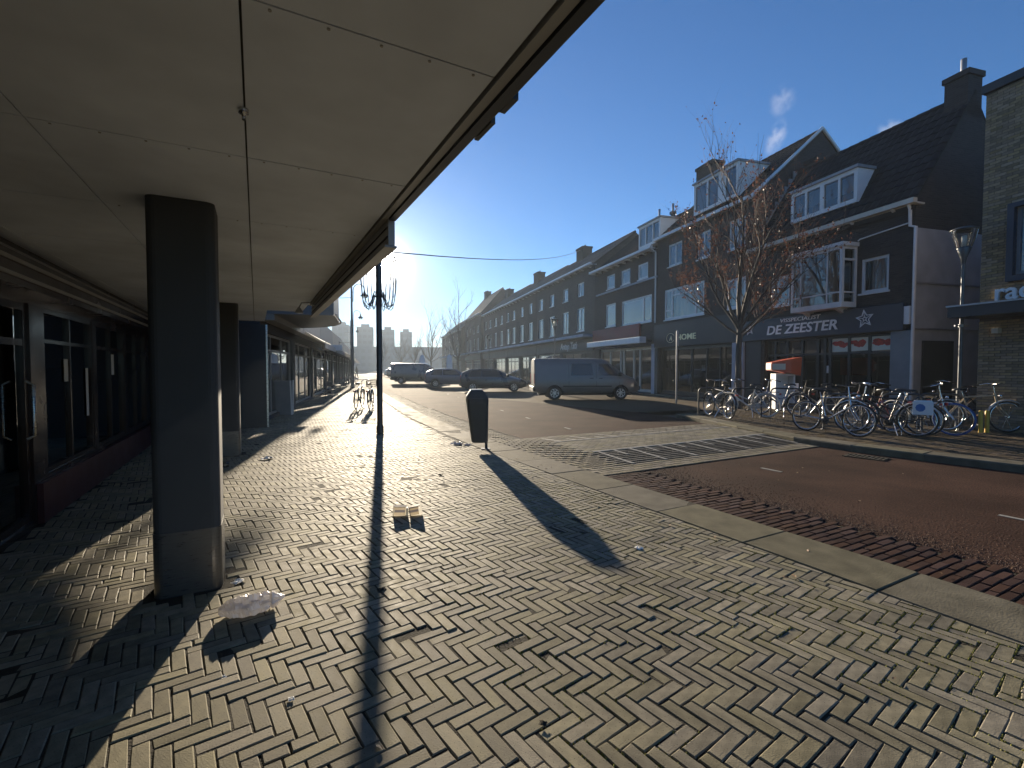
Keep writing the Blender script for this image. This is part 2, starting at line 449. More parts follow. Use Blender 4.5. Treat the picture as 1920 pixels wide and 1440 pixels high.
def put(u_, v_, rot):
    b = interp(BAND, u_) - 0.304
    if v_ < -1.84: return
    hu, hv = 1.5 * WB - .0025, WB / 2 - .0025
    if v_ > b - .16:
        c_, s_ = math.cos(rot - AU), math.sin(rot - AU)
        # corners in (u, v); a world turn of +d takes (a, b) to (a cos d + b sin d, -a sin d + b cos d)
        Q = [(u_ + x * c_ + y * s_, v_ - x * s_ + y * c_) for x, y in ((-hu, -hv), (hu, -hv), (hu, hv), (-hu, hv))]
        if max(q[1] for q in Q) > b:
            out = []
            for k in range(4):
                q0, q1 = Q[k], Q[(k + 1) % 4]
                if q0[1] <= b: out.append(q0)
                if (q0[1] <= b) != (q1[1] <= b): t_ = (b - q0[1]) / (q1[1] - q0[1]); out.append((q0[0] + (q1[0] - q0[0]) * t_, b))
            ar = abs(sum(out[k][0] * out[(k + 1) % len(out)][1] - out[(k + 1) % len(out)][0] * out[k][1] for k in range(len(out)))) / 2 if len(out) > 2 else 0
            if ar > .0012 and u_ < 9:
                P = [uv(*q) for q in out]; P = P if sum(P[k].x * P[(k + 1) % len(P)].y - P[(k + 1) % len(P)].x * P[k].y for k in range(len(P))) > 0 else P[::-1]
                mb = MB(); z = und(P[0].x, P[0].y) * .5 + rnd.gauss(0, .001); mb.rprism([(q.x, q.y) for q in P], -.05, z, .003); mb.build('cut_paver', 'paver', pave)
            return
    if u_ > 13.2:
        p = uv(u_, v_)
        if p.dot(NN) < -3.2: return
    for pu, pv_ in PILL:
        if abs(u_ - pu) < 0.26 and abs(v_ - pv_) < 0.26: return
    p = uv(u_ + rnd.uniform(-.002, .002), v_ + rnd.uniform(-.002, .002))
    z = und(p.x, p.y) + rnd.gauss(0, .0009)
    if rnd.random() < 0.02: z -= rnd.uniform(.002, .0055)
    sl_ = R(.75)
    M = Matrix.Translation((p.x, p.y, z)) @ Matrix.Rotation(rot + rnd.gauss(0, R(0.8)), 4, 'Z') @ Matrix.Rotation(rnd.gauss(0, sl_ * .7), 4, 'X') @ Matrix.Rotation(rnd.gauss(0, sl_ * .4), 4, 'Y')
    if rnd.random() < .05:
        for s_ in (-1, 1): halves.append(M @ Matrix.Translation((s_ * .75 * WB, 0, rnd.gauss(0, .001))) @ Matrix.Rotation(rnd.gauss(0, R(1)), 4, 'X'))
    else: items.append(M)
AU = math.pi / 2 - AL
PD = R(8); CD, SD = math.cos(PD), math.sin(PD)
for a in range(-420, 620):
    for b in range(-60, 100):
        i0, j0 = a + 3 * b, -a + 3 * b
        for (ci, cj, rot) in ((i0 + 1.5, j0 + 0.5, AU + PD), (i0 + 3.5, j0 + 1.5, AU + PD + math.pi / 2)):
            ua, va = ci * WB, cj * WB
            uu, vv = ua * CD + va * SD, -ua * SD + va * CD
            if -1.2 < uu < 30 and -1.86 < vv < 8: put(uu, vv, rot)
pieces(pave, 'paver', protos3, items, 'paver')
pieces(pave, 'half_paver', protosh, halves, 'paver', 120)

# kerb band of concrete slabs
kb = MB()
us = [-3 + 0.5 * i for i in range(60)]
def strip(mb, us, f0, f1, z):
    for a, b in zip(us, us[1:]):
        mb.quad(uv(a, f0(a), z), uv(b, f0(b), z), uv(b, f1(b), z), uv(a, f1(a), z))
strip(kb, us + [30, 40, 60, 90], lambda u_: interp(BAND, u_) - .3, lambda u_: interp(BAND, u_) + .3, -0.03)
band = struct('kerb_band', kb, 'joint')
a = -2.4
k = 0
while a < 34:
    b = a + 1.0
    mb = MB(); g_ = 0.005
    P = [uv(a + g_, interp(BAND, a) - .297), uv(b - g_, interp(BAND, b) - .297), uv(b - g_, interp(BAND, b) + .297), uv(a + g_, interp(BAND, a) + .297)]
    P = [(p.x, p.y) for p in P][::-1]
    mb.rprism(P, -0.1, 0.004 + rnd.uniform(-.003, .003), 0.008)
    mb.build('slab', 'concrete', band)
    a = b
gt = MB(); strip(gt, us + [30, 40, 60, 90], lambda u_: interp(BAND, u_) + .3, lambda u_: interp(ROADL, u_) + .02, -0.022)
gut = struct('gutter', gt, 'joint')
items = []; items2 = []
protosg = brick_protos(.199, .062, ch=.006, j=.003, n=5)
uu = -2.0
gi = 0
while uu < 26:
    b0 = interp(BAND, uu) + .3; b1 = interp(ROADL, uu)
    off = 0.0 if gi % 2 else 0.105; gi += 1
    vv = b0 + 0.105 - off
    while vv < b1 + 0.02:
        if 5.2 < uu < 8.8: break
        p = uv(uu, max(vv, b0 + .06))
        (items if uu < 5.2 else items2).append(Matrix.Translation((p.x, p.y, -0.008 + rnd.uniform(-.004, .004))) @ Matrix.Rotation(AU + math.pi / 2 + rnd.uniform(-1, 1) * R(1.5), 4, 'Z') @ Matrix.Rotation(rnd.gauss(0, R(1.2)), 4, 'X'))
        vv += 0.21
    uu += .0735
pieces(gut, 'brick', protosg, items, 'paver_red')
pieces(gut, 'pale_brick', protosg, items2, 'paver_light', 120)

# road surface: red near, running off into the distance
KERB = [(9.9, 3.2), (7.39, 6.80), (6.73, 7.72), (6.16, 8.6), (5.72, 9.6), (5.42, 11.4), (5.25, 13.2), (5.05, 14.6)]
rd = MB()
left = [uv(u_, interp(ROADL, u_)) for u_ in (-3, 0, 3, 6, 9, 12.5, 18, 24, 31, 45, 60, 85, 110)]
right = [Vector((13, -1.2, 0))] + [Vector((x, y, 0)) for x, y in KERB] + [rn(r_, n_) for r_, n_ in ((17, 8.6), (24, 8.2), (45, 7.2), (80, 7.0), (140, 9))]
N = 90
def samp(L_, t):
    d = [0]
    for a, b in zip(L_, L_[1:]): d.append(d[-1] + (b - a).length)
    s_ = t * d[-1]
    for i in range(len(L_) - 1):
        if s_ <= d[i + 1] + 1e-9:
            return L_[i].lerp(L_[i + 1], (s_ - d[i]) / max(1e-9, d[i + 1] - d[i]))
    return L_[-1]
for i in range(N):
    a, b, c, d = samp(left, i / N), samp(left, (i + 1) / N), samp(right, (i + 1) / N), samp(right, i / N)
    rd.quad(*[(q.x, q.y, -0.018) for q in (a, d, c, b)])
road = struct('road', rd, 'asphalt_red')
for (u_, v_, l_) in ((4.35, 6.72, .32), (1.73, 6.72, .32), (-.9, 6.72, .32), (9.8, 6.84, .34), (12.4, 7.2, .34), (15.0, 7.65, .34), (17.6, 8.15, .34), (20.2, 8.65, .34), (23, 9.2, .34), (26, 9.75, .34)):
    mb = MB(); P = []
    for du, dv in ((-l_ / 2, -.03), (l_ / 2, -.03 + (0.05 if u_ > 9 else 0)), (l_ / 2, .03 + (0.05 if u_ > 9 else 0)), (-l_ / 2, .03)):
        p = uv(u_ + du, v_ + dv); P.append((p.x, p.y))
    mb.rprism(P[::-1], -0.02, -0.012, 0.002); mb.build('lane_dash', 'road_paint', road)

# parking strip and far pavement
pk = MB()
for (r0, r1) in ((14.5, 24), (24, 45), (45, 80), (80, 140)):
    pk.quad(rn(r0, 5.0 if r0 > 20 else 8.5, -0.0145), rn(r1, 5.0, -0.0145), rn(r1, 15.3, -0.0145), rn(r0, 15.3, -0.0145))
struct('parking_strip', pk, 'paver_brown')
# far pavement (bicycle parking), raised behind a kerb
KZ = 0.085
fp = MB()
K3 = [Vector((x, y, 0)) for x, y in KERB]
back = [rn(2, 15.2), rn(5.5, 15.2), rn(7, 15.2), rn(8.5, 15.2), rn(10, 15.2), rn(11.5, 15.2), rn(13.2, 15.2), rn(15.4, 15.2)]
for i in range(len(K3) - 1):
    a, b, c, d = K3[i], K3[i + 1], back[i + 1], back[i]
    fp.quad(*[(q.x, q.y, KZ - 0.008) for q in (a, d, c, b)])
a, d = K3[-1], back[-1]
fp.quad((a.x, a.y, KZ - .008), (d.x, d.y, KZ - .008), (d.x, d.y, -.1), (a.x, a.y, -.1))
far = struct('far_pavement', fp, 'joint')
# kerb stones along the far pavement
seg = []
for a, b in zip(K3, K3[1:]):
    n_ = max(1, round((b - a).length / 1.0))
    for i in range(n_): seg.append((a.lerp(b, i / n_), a.lerp(b, (i + 1) / n_)))
for a, b in seg:
    t = (b - a).normalized(); nrm = Vector((t.y, -t.x, 0)); o_ = 0.004
    P = [a + t * o_, a + t * o_ + nrm * .45, b - t * o_ + nrm * .45, b - t * o_]
    mb = MB(); mb.rprism([(p.x, p.y) for p in P], -0.1, KZ + 0.012, 0.02); mb.build('kerbstone', 'concrete', far)
KP = [(p.x, p.y) for p in [k3 + Vector((.33, .25, 0)) for k3 in K3] + back[::-1]]
items = []
protos2 = brick_protos(0.2, 0.096)
for i in range(0, 80):
    for j_ in range(0, 150):
        r_ = 3.0 + j_ * 0.104; n_ = 6.5 + i * 0.21 + (0.105 if j_ % 2 else 0)
        p = rn(r_, n_)
        if n_ < 14.95 and inpoly(p.x, p.y, KP):
            items.append(Matrix.Translation((p.x, p.y, KZ + rnd.uniform(-.004, .004))) @ Matrix.Rotation(-AR + rnd.uniform(-1, 1) * R(1.2) + R(0), 4, 'Z') @ Matrix.Rotation(rnd.gauss(0, R(1.0)), 4, 'X'))
pieces(far, 'paver', protos2, items, 'paver_brown')

# raised crossing with piano-tooth markings
cr = MB()
def vr(u_): return interp([(5.0, 9.62), (5.6, 9.75), (6.6, 9.95), (7.9, 10.4), (8.5, 10.8), (9.0, 11.0)], u_)
PROF = [(5.2, -0.006), (5.55, -0.002), (6.55, 0.05), (7.75, 0.05), (8.55, -0.002), (8.75, -0.006)]
def zc(u_): return interp(PROF, u_)
def vl(u_): return interp(BAND, u_) + 0.305
def zcv(u_, v_): return -.004 + (zc(u_) + .004) * max(0, min(1, (v_ - vl(u_) - .1) / .7))
for (ua, za), (ub, zb) in zip(PROF, PROF[1:]):
    for va, vb in ((0, .1), (.1, .8), (.8, None)):
        e = lambda u_, q: vr(u_) if q is None else vl(u_) + q
        cr.quad(*[uv(u_, e(u_, q), zcv(u_, e(u_, q)) - .006) for u_, q in ((ua, va), (ub, va), (ub, vb), (ua, vb))])
cross = struct('raised_crossing', cr, 'joint')
sets = {'paver_light': [], 'paver_dark': [], 'paver': []}
ui = 0
uu = 5.26
while uu < 8.75:
    ang_ = math.atan2(zc(uu + .05) - zc(uu - .05), .1)
    vv = vl(uu) + 0.05 + (0.105 if ui % 2 else 0)
    while vv < vr(uu) - 0.05:
        p = uv(uu, vv, zcv(uu, vv) + rnd.uniform(-.0015, .0015))
        kind = 'paver_dark' if 5.58 < uu < 6.5 and vv > vl(uu) + .75 else ('paver_light' if uu < 5.58 or uu > 7.7 or vv < vl(uu) + .75 else 'paver')
        sets[kind].append(Matrix.Translation(p) @ Matrix.Rotation(AU + math.pi / 2 + rnd.uniform(-1, 1) * R(.8), 4, 'Z') @ Matrix.Rotation(ang_, 4, 'X'))
        vv += 0.21
    uu += A; ui += 1
pieces(cross, 'pale_brick', protos, sets['paver_light'], 'paver_light', 260)
pieces(cross, 'dark_brick', protos, sets['paver_dark'], 'paver_dark', 260)
pieces(cross, 'brick', protos, sets['paver'], 'paver', 260)
def mark(u0, u1, v0, v1):
    mb = MB(); h = 0.007
    q = [uv(u0, v0, zc(u0) + h), uv(u1, v0, zc(u1) + h), uv(u1, v1, zc(u1) + h), uv(u0, v1, zc(u0) + h)]
    b = [p - Vector((0, 0, .006)) for p in q]
    mb.add(q + b, [(0, 1, 2, 3), (0, 4, 5, 1), (1, 5, 6, 2), (2, 6, 7, 3), (3, 7, 4, 0)]); mb.build('road_marking', 'road_paint', cross)
mark(6.50, 6.56, 5.1, 9.8)
mark(7.72, 7.78, 5.1, 10.2)
v_ = 5.15; i = 0
while v_ < 9.7:
    mark(5.62 if i % 2 == 0 else 6.15, 6.49, v_, v_ + .07)
    mark(7.79, 8.5 if i % 2 == 0 else 8.1, v_ + .1, v_ + .17)
    v_ += 0.36; i += 1
# drain grate in the gutter at the far kerb
gr = thing('drain_grate', 'black iron drain grate set in the road by the far kerb', 'drain', (6.0, 8.0, -0.014), R(-52))
mb = MB()
mb.box(-.3, .3, -.17, -.13, 0, .012).box(-.3, .3, .13, .17, 0, .012)
mb.build('frame', 'dirt', gr)
for i in range(9):
    mb = MB(); mb.box(-.28 + i * .065, -.25 + i * .065, -.13, .13, 0, .011); mb.build('bar', 'dirt', gr)

gm = MB()
for k in range(7000):
    u_ = rnd.uniform(-1.0, 5.2); d_ = rnd.expovariate(1 / .28)
    if d_ > 1.6: continue
    p = uv(u_, interp(ROADL, u_) + .02 + d_, -.017); s = rnd.uniform(.003, .008); a_ = rnd.random() * 6
    gm.cur = rnd.random() + .001
    gm.add([p + Vector((s * math.cos(a_ + t * 1.57), s * math.sin(a_ + t * 1.57), 0)) for t in range(4)] + [p + Vector((rnd.uniform(-.3, .3) * s, rnd.uniform(-.3, .3) * s, s * rnd.uniform(.6, 1.1)))], [(0, 1, 4), (1, 2, 4), (2, 3, 4), (3, 0, 4)])
mat('grit', (.10, .055, .038), .75, spec=.2, vary=.5)
tag(gm.build('road_grit', 'grit', fixn=False), 'loose reddish grit along the near edge of the road', 'grit', kind='stuff')
# ------------------------------------------------------------ building materials
mat('brick_dark', (0.05, 0.041, 0.038), 0.85, brick=(0.21, 0.063, 0.010, (0.045, 0.042, 0.04)), nscale=0.8, namt=0.25, bscale=60, bamt=0.5)
mat('brick_brown', (0.055, 0.044, 0.040), 0.85, brick=(0.21, 0.063, 0.010, (0.05, 0.047, 0.045)), nscale=0.8, namt=0.25, bscale=60, bamt=0.5)
mat('brick_grey', (0.08, 0.076, 0.07), 0.85, brick=(0.21, 0.063, 0.010, (0.07, 0.067, 0.063)), nscale=0.8, namt=0.25, bscale=60, bamt=0.5)
mat('brick_red', (0.10, 0.055, 0.045), 0.85, brick=(0.21, 0.063, 0.010, (0.08, 0.075, 0.07)), nscale=0.8, namt=0.25, bscale=60, bamt=0.5)
mat('brick_yellow', (0.28, 0.21, 0.125), 0.8, nscale=20, namt=0.2, bscale=90, bamt=0.5, vary=0.3)
mat('mortar', (0.10, 0.09, 0.075), 0.95, nscale=8, namt=0.2)
mat('plaster', (0.42, 0.45, 0.50), 0.85, nscale=1.6, namt=0.18, bscale=40, bamt=0.3)
mat('white_paint', (0.74, 0.75, 0.75), 0.42, nscale=3, namt=0.07, bscale=25, bamt=0.06)
mat('cream_paint', (0.60, 0.57, 0.48), 0.5, nscale=3, namt=0.1)
mat('grey_paint', (0.20, 0.22, 0.24), 0.5, nscale=3, namt=0.12)
mat('black_paint', (0.02, 0.021, 0.024), 0.4, nscale=3, namt=0.2)
mat('navy', (0.022, 0.028, 0.05), 0.45, nscale=2, namt=0.15)
mat('dark_fascia', (0.035, 0.036, 0.038), 0.55, nscale=2, namt=0.2)
mat('red_panel', (0.22, 0.05, 0.045), 0.6, nscale=2, namt=0.2)
mat('roof_tile', (0.024, 0.022, 0.023), 0.75, spec=0.22, nscale=6, namt=0.3, bscale=40, bamt=0.4, vary=0.3)
mat('roof_tile_old', (0.11, 0.097, 0.083), 0.7, spec=0.3, nscale=6, namt=0.3, bscale=40, bamt=0.4, vary=0.3)
mat('roof_under', (0.04, 0.038, 0.037), 0.9)
mat('zinc', (0.36, 0.37, 0.38), 0.45, metal=0.7, nscale=4, namt=0.15)
mat('lead', (0.30, 0.31, 0.33), 0.55, metal=0.3, nscale=4, namt=0.15)
mat('sleeve', (0.16, 0.16, 0.16), 0.3, metal=0.8, nscale=12, namt=0.12, stretch=(1, 1, 8))
mat('steel', (0.55, 0.55, 0.54), 0.28, metal=1.0, nscale=12, namt=0.12, stretch=(1, 1, 8))
mat('iron', (0.05, 0.052, 0.055), 0.45, metal=0.4, nscale=8, namt=0.2)
mat('lamp_grey', (0.10, 0.105, 0.11), 0.4, metal=0.5, nscale=8, namt=0.15)
mat('soffit', (0.74, 0.79, 0.88), 0.62, nscale=5, namt=0.05, bscale=2.5, bamt=0.12, patch=0.16)
mat('trim_light', (0.45, 0.43, 0.40), 0.5, nscale=4, namt=0.1)
mat('trim_grey', (0.33, 0.32, 0.30), 0.5, nscale=4, namt=0.12)
mat('shop_brown', (0.035, 0.021, 0.018), 0.22, nscale=3, namt=0.25)
mat('shop_maroon', (0.075, 0.02, 0.02), 0.4, nscale=3, namt=0.25)
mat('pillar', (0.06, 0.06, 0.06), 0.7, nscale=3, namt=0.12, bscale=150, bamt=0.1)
mat('interior', (0.05, 0.045, 0.04), 0.9)
mat('curtain', (0.48, 0.50, 0.52), 0.9, nscale=7, namt=0.12, stretch=(4, 4, .3), bscale=9, bamt=0.7)
mat('paper', (0.75, 0.75, 0.72), 0.8)
mat('letter_white', (0.86, 0.86, 0.86), 0.4)
mat('letter_gold', (0.62, 0.55, 0.36), 0.3, metal=0.5)
mat('poster', (0.78, 0.74, 0.62), 0.7)
mat('poster_red', (0.5, 0.05, 0.03), 0.6, nscale=16, namt=0.5)
glass_mat('glass', 2.1)
glass_mat('glass_wavy', 2.3, wav=0.35)
glass_mat('glass_shop', 1.9, (0.55, 0.58, 0.6), wav=0.04)

def facade(root, m, x0, x1, z0, z1, y0, ops, reveal=0.16, name='wall', extra=None):
    xs = sorted({x0, x1} | {a for o in ops for a in (o[0], o[1])}); zs = sorted({z0, z1} | {a for o in ops for a in (o[2], o[3])})
    mb = extra or MB()
    for a, b in zip(xs, xs[1:]):
        for c, d in zip(zs, zs[1:]):
            mx, mz = (a + b) / 2, (c + d) / 2
            if any(o[0] < mx < o[1] and o[2] < mz < o[3] for o in ops): continue
            mb.quad((a, y0, c), (b, y0, c), (b, y0, d), (a, y0, d))
    for (a, b, c, d) in ops:
        y1 = y0 + reveal
        mb.quad((a, y0, c), (a, y0, d), (a, y1, d), (a, y1, c)); mb.quad((b, y0, d), (b, y0, c), (b, y1, c), (b, y1, d))
        mb.quad((a, y0, d), (b, y0, d), (b, y1, d), (a, y1, d)); mb.quad((b, y0, c), (a, y0, c), (a, y1, c), (b, y1, c))
    return mb.build(name, m, root, fixn=False)

def window(root, x0, x1, z0, z1, y=0.07, fm='white_paint', cols=(), rows=(), fw=0.065, pane='glass', curtain=None, sill=True, name='window', dep=0.06, ledge='white_paint', inner=None):
    mb = MB()
    mb.box(x0, x0 + fw, y, y + dep, z0, z1).box(x1 - fw, x1, y, y + dep, z0, z1)
    mb.box(x0 + fw, x1 - fw, y, y + dep, z1 - fw, z1).box(x0 + fw, x1 - fw, y, y + dep, z0, z0 + fw)
    for c in cols:
        xc = x0 + (x1 - x0) * c; mb.box(xc - fw * .45, xc + fw * .45, y + .002, y + dep - .002, z0 + fw, z1 - fw)
    for r_ in rows:
        if isinstance(r_, tuple): a, b, q = r_; xa, xb = x0 + (x1 - x0) * a + .001, x0 + (x1 - x0) * b - .001
        else: q = r_; xa, xb = x0 + fw, x1 - fw
        zc_ = z0 + (z1 - z0) * q; mb.box(xa, xb, y + .004, y + dep - .004, zc_ - fw * .4, zc_ + fw * .4)
    f = mb.build(name, fm, root)
    p = MB(); p.quad((x0 + fw * .5, y + dep * .5, z0 + fw * .5), (x1 - fw * .5, y + dep * .5, z0 + fw * .5), (x1 - fw * .5, y + dep * .5, z1 - fw * .5), (x0 + fw * .5, y + dep * .5, z1 - fw * .5))
    p.build('pane', pane, f, fixn=False)
    if curtain:
        c = MB(); n = 24; q = []
        ax, bx = x0 + .02 + curtain[0] * (x1 - x0), x0 - .02 + curtain[1] * (x1 - x0)
        for i in range(n):
            xa, xb = ax + (bx - ax) * i / n, ax + (bx - ax) * (i + 1) / n
            ya, yb = y + .22 + .015 * math.sin(i * 1.9), y + .22 + .015 * math.sin((i + 1) * 1.9)
            c.quad((xa, ya, z0), (xb, yb, z0), (xb, yb, z1), (xa, ya, z1))
        c.build('curtain', 'curtain', f, fixn=False)
    if sill:
        s_ = MB(); s_.bbox(x0 - .05, x1 + .05, -.05, y, z0 - .06, z0 - .002, .008); s_.build('sill', ledge, f)
    return f

def tile_proto(tw=0.24, tl=0.40):
    mb = MB(); n = 4; top = []; bot = []
    prof = [(-.5, .0), (-.28, .028), (0, .034), (.28, .012), (.54, .002)]
    vs = []
    for x, z in prof: vs.append((x * tw, 0, z + .03)); 
    for x, z in prof: vs.append((x * tw, tl, z + .004))
    for x, z in prof: vs.append((x * tw, 0, z + .006))
    k = len(prof); fs = []
    for i in range(k - 1):
        fs.append((i, i + 1, k + i + 1, k + i)); fs.append((2 * k + i, 2 * k + i + 1, i + 1, i))
    mb.add(vs, fs)
    return mb
def tile_roof(root, x0, x1, y0, z0, y1, z1, m, nmax=300, tw=0.24, tl=0.33, holes=(), name='roof', over=0.0):
    """slope from eave (y0,z0) to ridge (y1,z1)"""
    s = MB(); s.quad((x0, y0, z0 - .03), (x1, y0, z0 - .03), (x1, y1, z1 - .03), (x0, y1, z1 - .03)); 
    s.quad((x0, y0, z0 - .16), (x0, y1, z1 - .16), (x1, y1, z1 - .16), (x1, y0, z0 - .16))
    s.quad((x0, y0, z0 - .16), (x1, y0, z0 - .16), (x1, y0, z0 - .03), (x0, y0, z0 - .03))
    s.quad((x1, y0, z0 - .16), (x1, y1, z1 - .16), (x1, y1, z1 - .03), (x1, y0, z0 - .03))
    s.quad((x0, y0, z0 - .16), (x0, y0, z0 - .03), (x0, y1, z1 - .03), (x0, y1, z1 - .16))
    ro = s.build(name, 'roof_under', root, fixn=False)
    sl_ = Vector((0, y1 - y0, z1 - z0)); Ln = sl_.length; an = math.atan2(z1 - z0, y1 - y0)
    items = []
    nr = max(1, round(Ln / tl)); nc = max(1, round((x1 - x0) / tw))
    for i in range(nr):
        for j in range(nc):
            t = i / nr; x = x0 + (j + .5) * (x1 - x0) / nc
            y = y0 + (y1 - y0) * t; z = z0 + (z1 - z0) * t
            if any(a < x < b and c < z < d for a, b, c, d in holes): continue
            items.append(Matrix.Translation((x, y, z + rnd.uniform(-.004, .004))) @ Matrix.Rotation(an, 4, 'X') @ Matrix.Rotation(rnd.gauss(0, R(.7)), 4, 'Z'))
    pieces(ro, 'roof_tile', [tile_proto((x1 - x0) / nc, Ln / nr * 1.2)], items, m, nmax, PM=wm(root))
    # ridge caps
    rc = MB(); n = max(1, round((x1 - x0) / .4))
    for i in range(n):
        a, b = x0 + (x1 - x0) * i / n, x0 + (x1 - x0) * (i + 1.06) / n
        rc.path([(a, y1, z1 + .0), (min(b, x1), y1, z1 + .0)], [.11, .095], 7)
    rc.build('ridge_cap', m, ro)
    return ro
def gutter(root, x0, x1, y, z, m='cream_paint', corb=0.6, size=0.16, soff=0.3):
    mb = MB(); mb.box(x0, x1, y - size, y, z - .14, z); mb.box(x0, x1, y + .002, y + soff, z - .16, z - .11)
    o = mb.build('gutter', m, root)
    n = max(1, int((x1 - x0) / corb))
    for i in range(n):
        xc = x0 + (i + .5) * (x1 - x0) / n
        c = MB(); c.prism([(y - size + .03, z - .142), (y + soff - .01, z - .162), (y + soff - .01, z - .30), (y - .02, z - .22)], 'x', xc - .045, xc + .045)
        c.build('corbel', m, o)
def chimney(root, x0, x1, y0, y1, z0, z1, m='brick_dark', pots=1, pipe=False):
    mb = MB(); mb.box(x0, x1, y0, y1, z0, z1 - .16); mb.box(x0 - .05, x1 + .05, y0 - .05, y1 + .05, z1 - .16, z1)
    o = mb.build('chimney', m, root)
    for i in range(pots):
        xc = x0 + (x1 - x0) * (i + 1) / (pots + 1); p = MB()
        h = .5 if pipe else .22
        p.lathe([(.07, z1 - .01), (.075, z1 + h), (.05, z1 + h)], 10, (xc, (y0 + y1) / 2, 0)); p.build('flue' if pipe else 'chimney_pot', 'zinc' if pipe else 'brick_red', o)
def dormer(root, x0, x1, y0, z0, z1, slope, panes, m='white_paint', roofm='lead', curtain=None):
    """box dormer with vertical front at y0; slope = dz/dy of the roof behind"""
    yb = y0 + (z1 - z0) / slope
    t = MB(); t.box(x0 - .06, x1 + .06, y0 - .08, yb, z1, z1 + .09); d = t.build('dormer', roofm, root)
    for xa in (x0, x1 - .07): mb = MB(); mb.prism([(y0 + .09, z0), (yb, z1), (y0 + .09, z1)], 'x', xa, xa + .07); mb.build('dormer_cheek', m, d)
    f = MB(); fw = .09
    f.box(x0, x1, y0, y0 + .09, z0, z0 + .14).box(x0, x1, y0, y0 + .09, z1 - .14, z1)
    w_ = (x1 - x0)
    f.box(x0, x0 + .12, y0, y0 + .09, z0 + .14, z1 - .14).box(x1 - .12, x1, y0, y0 + .09, z0 + .14, z1 - .14)
    n = len(panes)
    for c, wd in panes: f.box(x0 + w_ * c - wd / 2, x0 + w_ * c + wd / 2, y0 + .002, y0 + .088, z0 + .14, z1 - .14)
    f.build('dormer_frame', m, d)
    p = MB(); p.quad((x0 + .1, y0 + .05, z0 + .1), (x1 - .1, y0 + .05, z0 + .1), (x1 - .1, y0 + .05, z1 - .1), (x0 + .1, y0 + .05, z1 - .1)); p.build('pane', 'glass', d, fixn=False)
    b = MB(); b.quad((x0 + .08, y0 + .55, z0), (x1 - .08, y0 + .55, z0), (x1 - .08, y0 + .55, z1), (x0 + .08, y0 + .55, z1)); b.build('curtain', 'curtain' if curtain else 'interior', d, fixn=False)
    return d
def house(name, label, r1, r0, m, eave, ridge_y, ridge_z, ops, roofm, depth=None, nmax=300, tl=0.33, tw=0.24, holes=(), n0=15.0, over=.12, cat='building', shop=None):
    L_ = r1 - r0
    root = thing(name, label, cat, rn(r1, n0), ROT_R)
    D = depth or 2 * ridge_y
    mb = MB()
    mb.quad((0, D, 0), (0, 0, 0), (0, 0, eave), (0, D, eave)); mb.quad((L_, 0, 0), (L_, D, 0), (L_, D, eave), (L_, 0, eave))
    mb.quad((L_, D, 0), (0, D, 0), (0, D, eave), (L_, D, eave))
    mb.add([(0, 0, eave), (0, ridge_y, ridge_z - .1), (0, D, eave)], [(0, 1, 2)]); mb.add([(L_, 0, eave), (L_, D, eave), (L_, ridge_y, ridge_z - .1)], [(0, 1, 2)])
    wall = facade(root, m, 0, L_, 0, eave, 0, ops, extra=mb)
    k = (ridge_z - eave) / ridge_y
    tile_roof(root, 0.0, L_, -over, eave - over * k + .1, ridge_y, ridge_z, roofm, nmax, tw, tl, holes)
    bk = MB(); bk.quad((0, ridge_y, ridge_z), (L_, ridge_y, ridge_z), (L_, D + .1, eave), (0, D + .1, eave)); bk.build('back_roof', 'roof_under', root, fixn=False)
    it = MB(); it.quad((.05, 2.2, 0), (L_ - .05, 2.2, 0), (L_ - .05, 2.2, eave), (.05, 2.2, eave)); it.quad((.05, .3, 2.75), (L_ - .05, .3, 2.75), (L_ - .05, 2.2, 2.75), (.05, 2.2, 2.75))
    it.build('interior', 'interior', root, fixn=False)
    return root, L_, wall

# ------------------------------------------------------------ left building with its canopy
LB = thing('arcade_building', 'shopping arcade with a panelled canopy over the brick pavement', 'building', (0, 0, 0), ROT_L)
SZ = 2.60
vs_ = [.815, -0.026, -.88, -1.72, -1.88]; us_ = [-3.25 + 1.225 * i for i in range(14)]
for a, b in zip(us_, us_[1:]):
    for c, d in zip(vs_, vs_[1:]):
        if c > .5 and a > 9.0: c = .2
        mb = MB(); g_ = .004; z = SZ + rnd.uniform(-.001, .001)
        mb.box(a + g_, b - g_, -c + g_, -d - g_, z, z + .03); mb.build('soffit_panel', 'soffit', LB)
        if -.9 < d and -1 < a < 5:
            for k in range(5):
                s_ = MB(); xx = a + .022; yy = -c + .08 + k * (c - d - .16) / 4
                s_.lathe([(.006, SZ - .003), (.006, SZ + .002)], 6, (xx, yy, 0)); s_.add([(xx + .006 * math.cos(q * 1.047), yy + .006 * math.sin(q * 1.047), SZ - .003) for q in range(6)], [(0, 1, 2, 3, 4, 5)])
                s_.build('screw', 'trim_grey', LB)
UE = us_[-1]; CE = 9.0
mb = MB(); mb.box(-3.2, CE, -.90, 1.95, SZ + .034, SZ + .4); mb.box(CE, UE, -.2, 1.95, SZ + .034, SZ + .4); mb.build('canopy_slab', 'dark_fascia', LB)
mb = MB(); mb.box(-3.2, CE, -.862, -.822, SZ - .014, SZ + .02); mb.build('edge_trim', 'trim_grey', LB)
mb = MB(); mb.box(-3.2, 3.50, -.915, -.868, SZ - .026, SZ + .45); mb.box(-3.2, 3.50, -.935, -.917, SZ + .03, SZ + .45); mb.build('fascia', 'dark_fascia', LB)
mb = MB(); mb.box(1.70, 1.82, -.945, -.919, SZ - .024, SZ + .026); mb.build('fascia_bracket', 'dark_fascia', LB)
mb = MB(); mb.box(1.90, 2.08, -.940, -.919, SZ - .030, SZ + .026); mb.build('fascia_bracket', 'dark_fascia', LB)
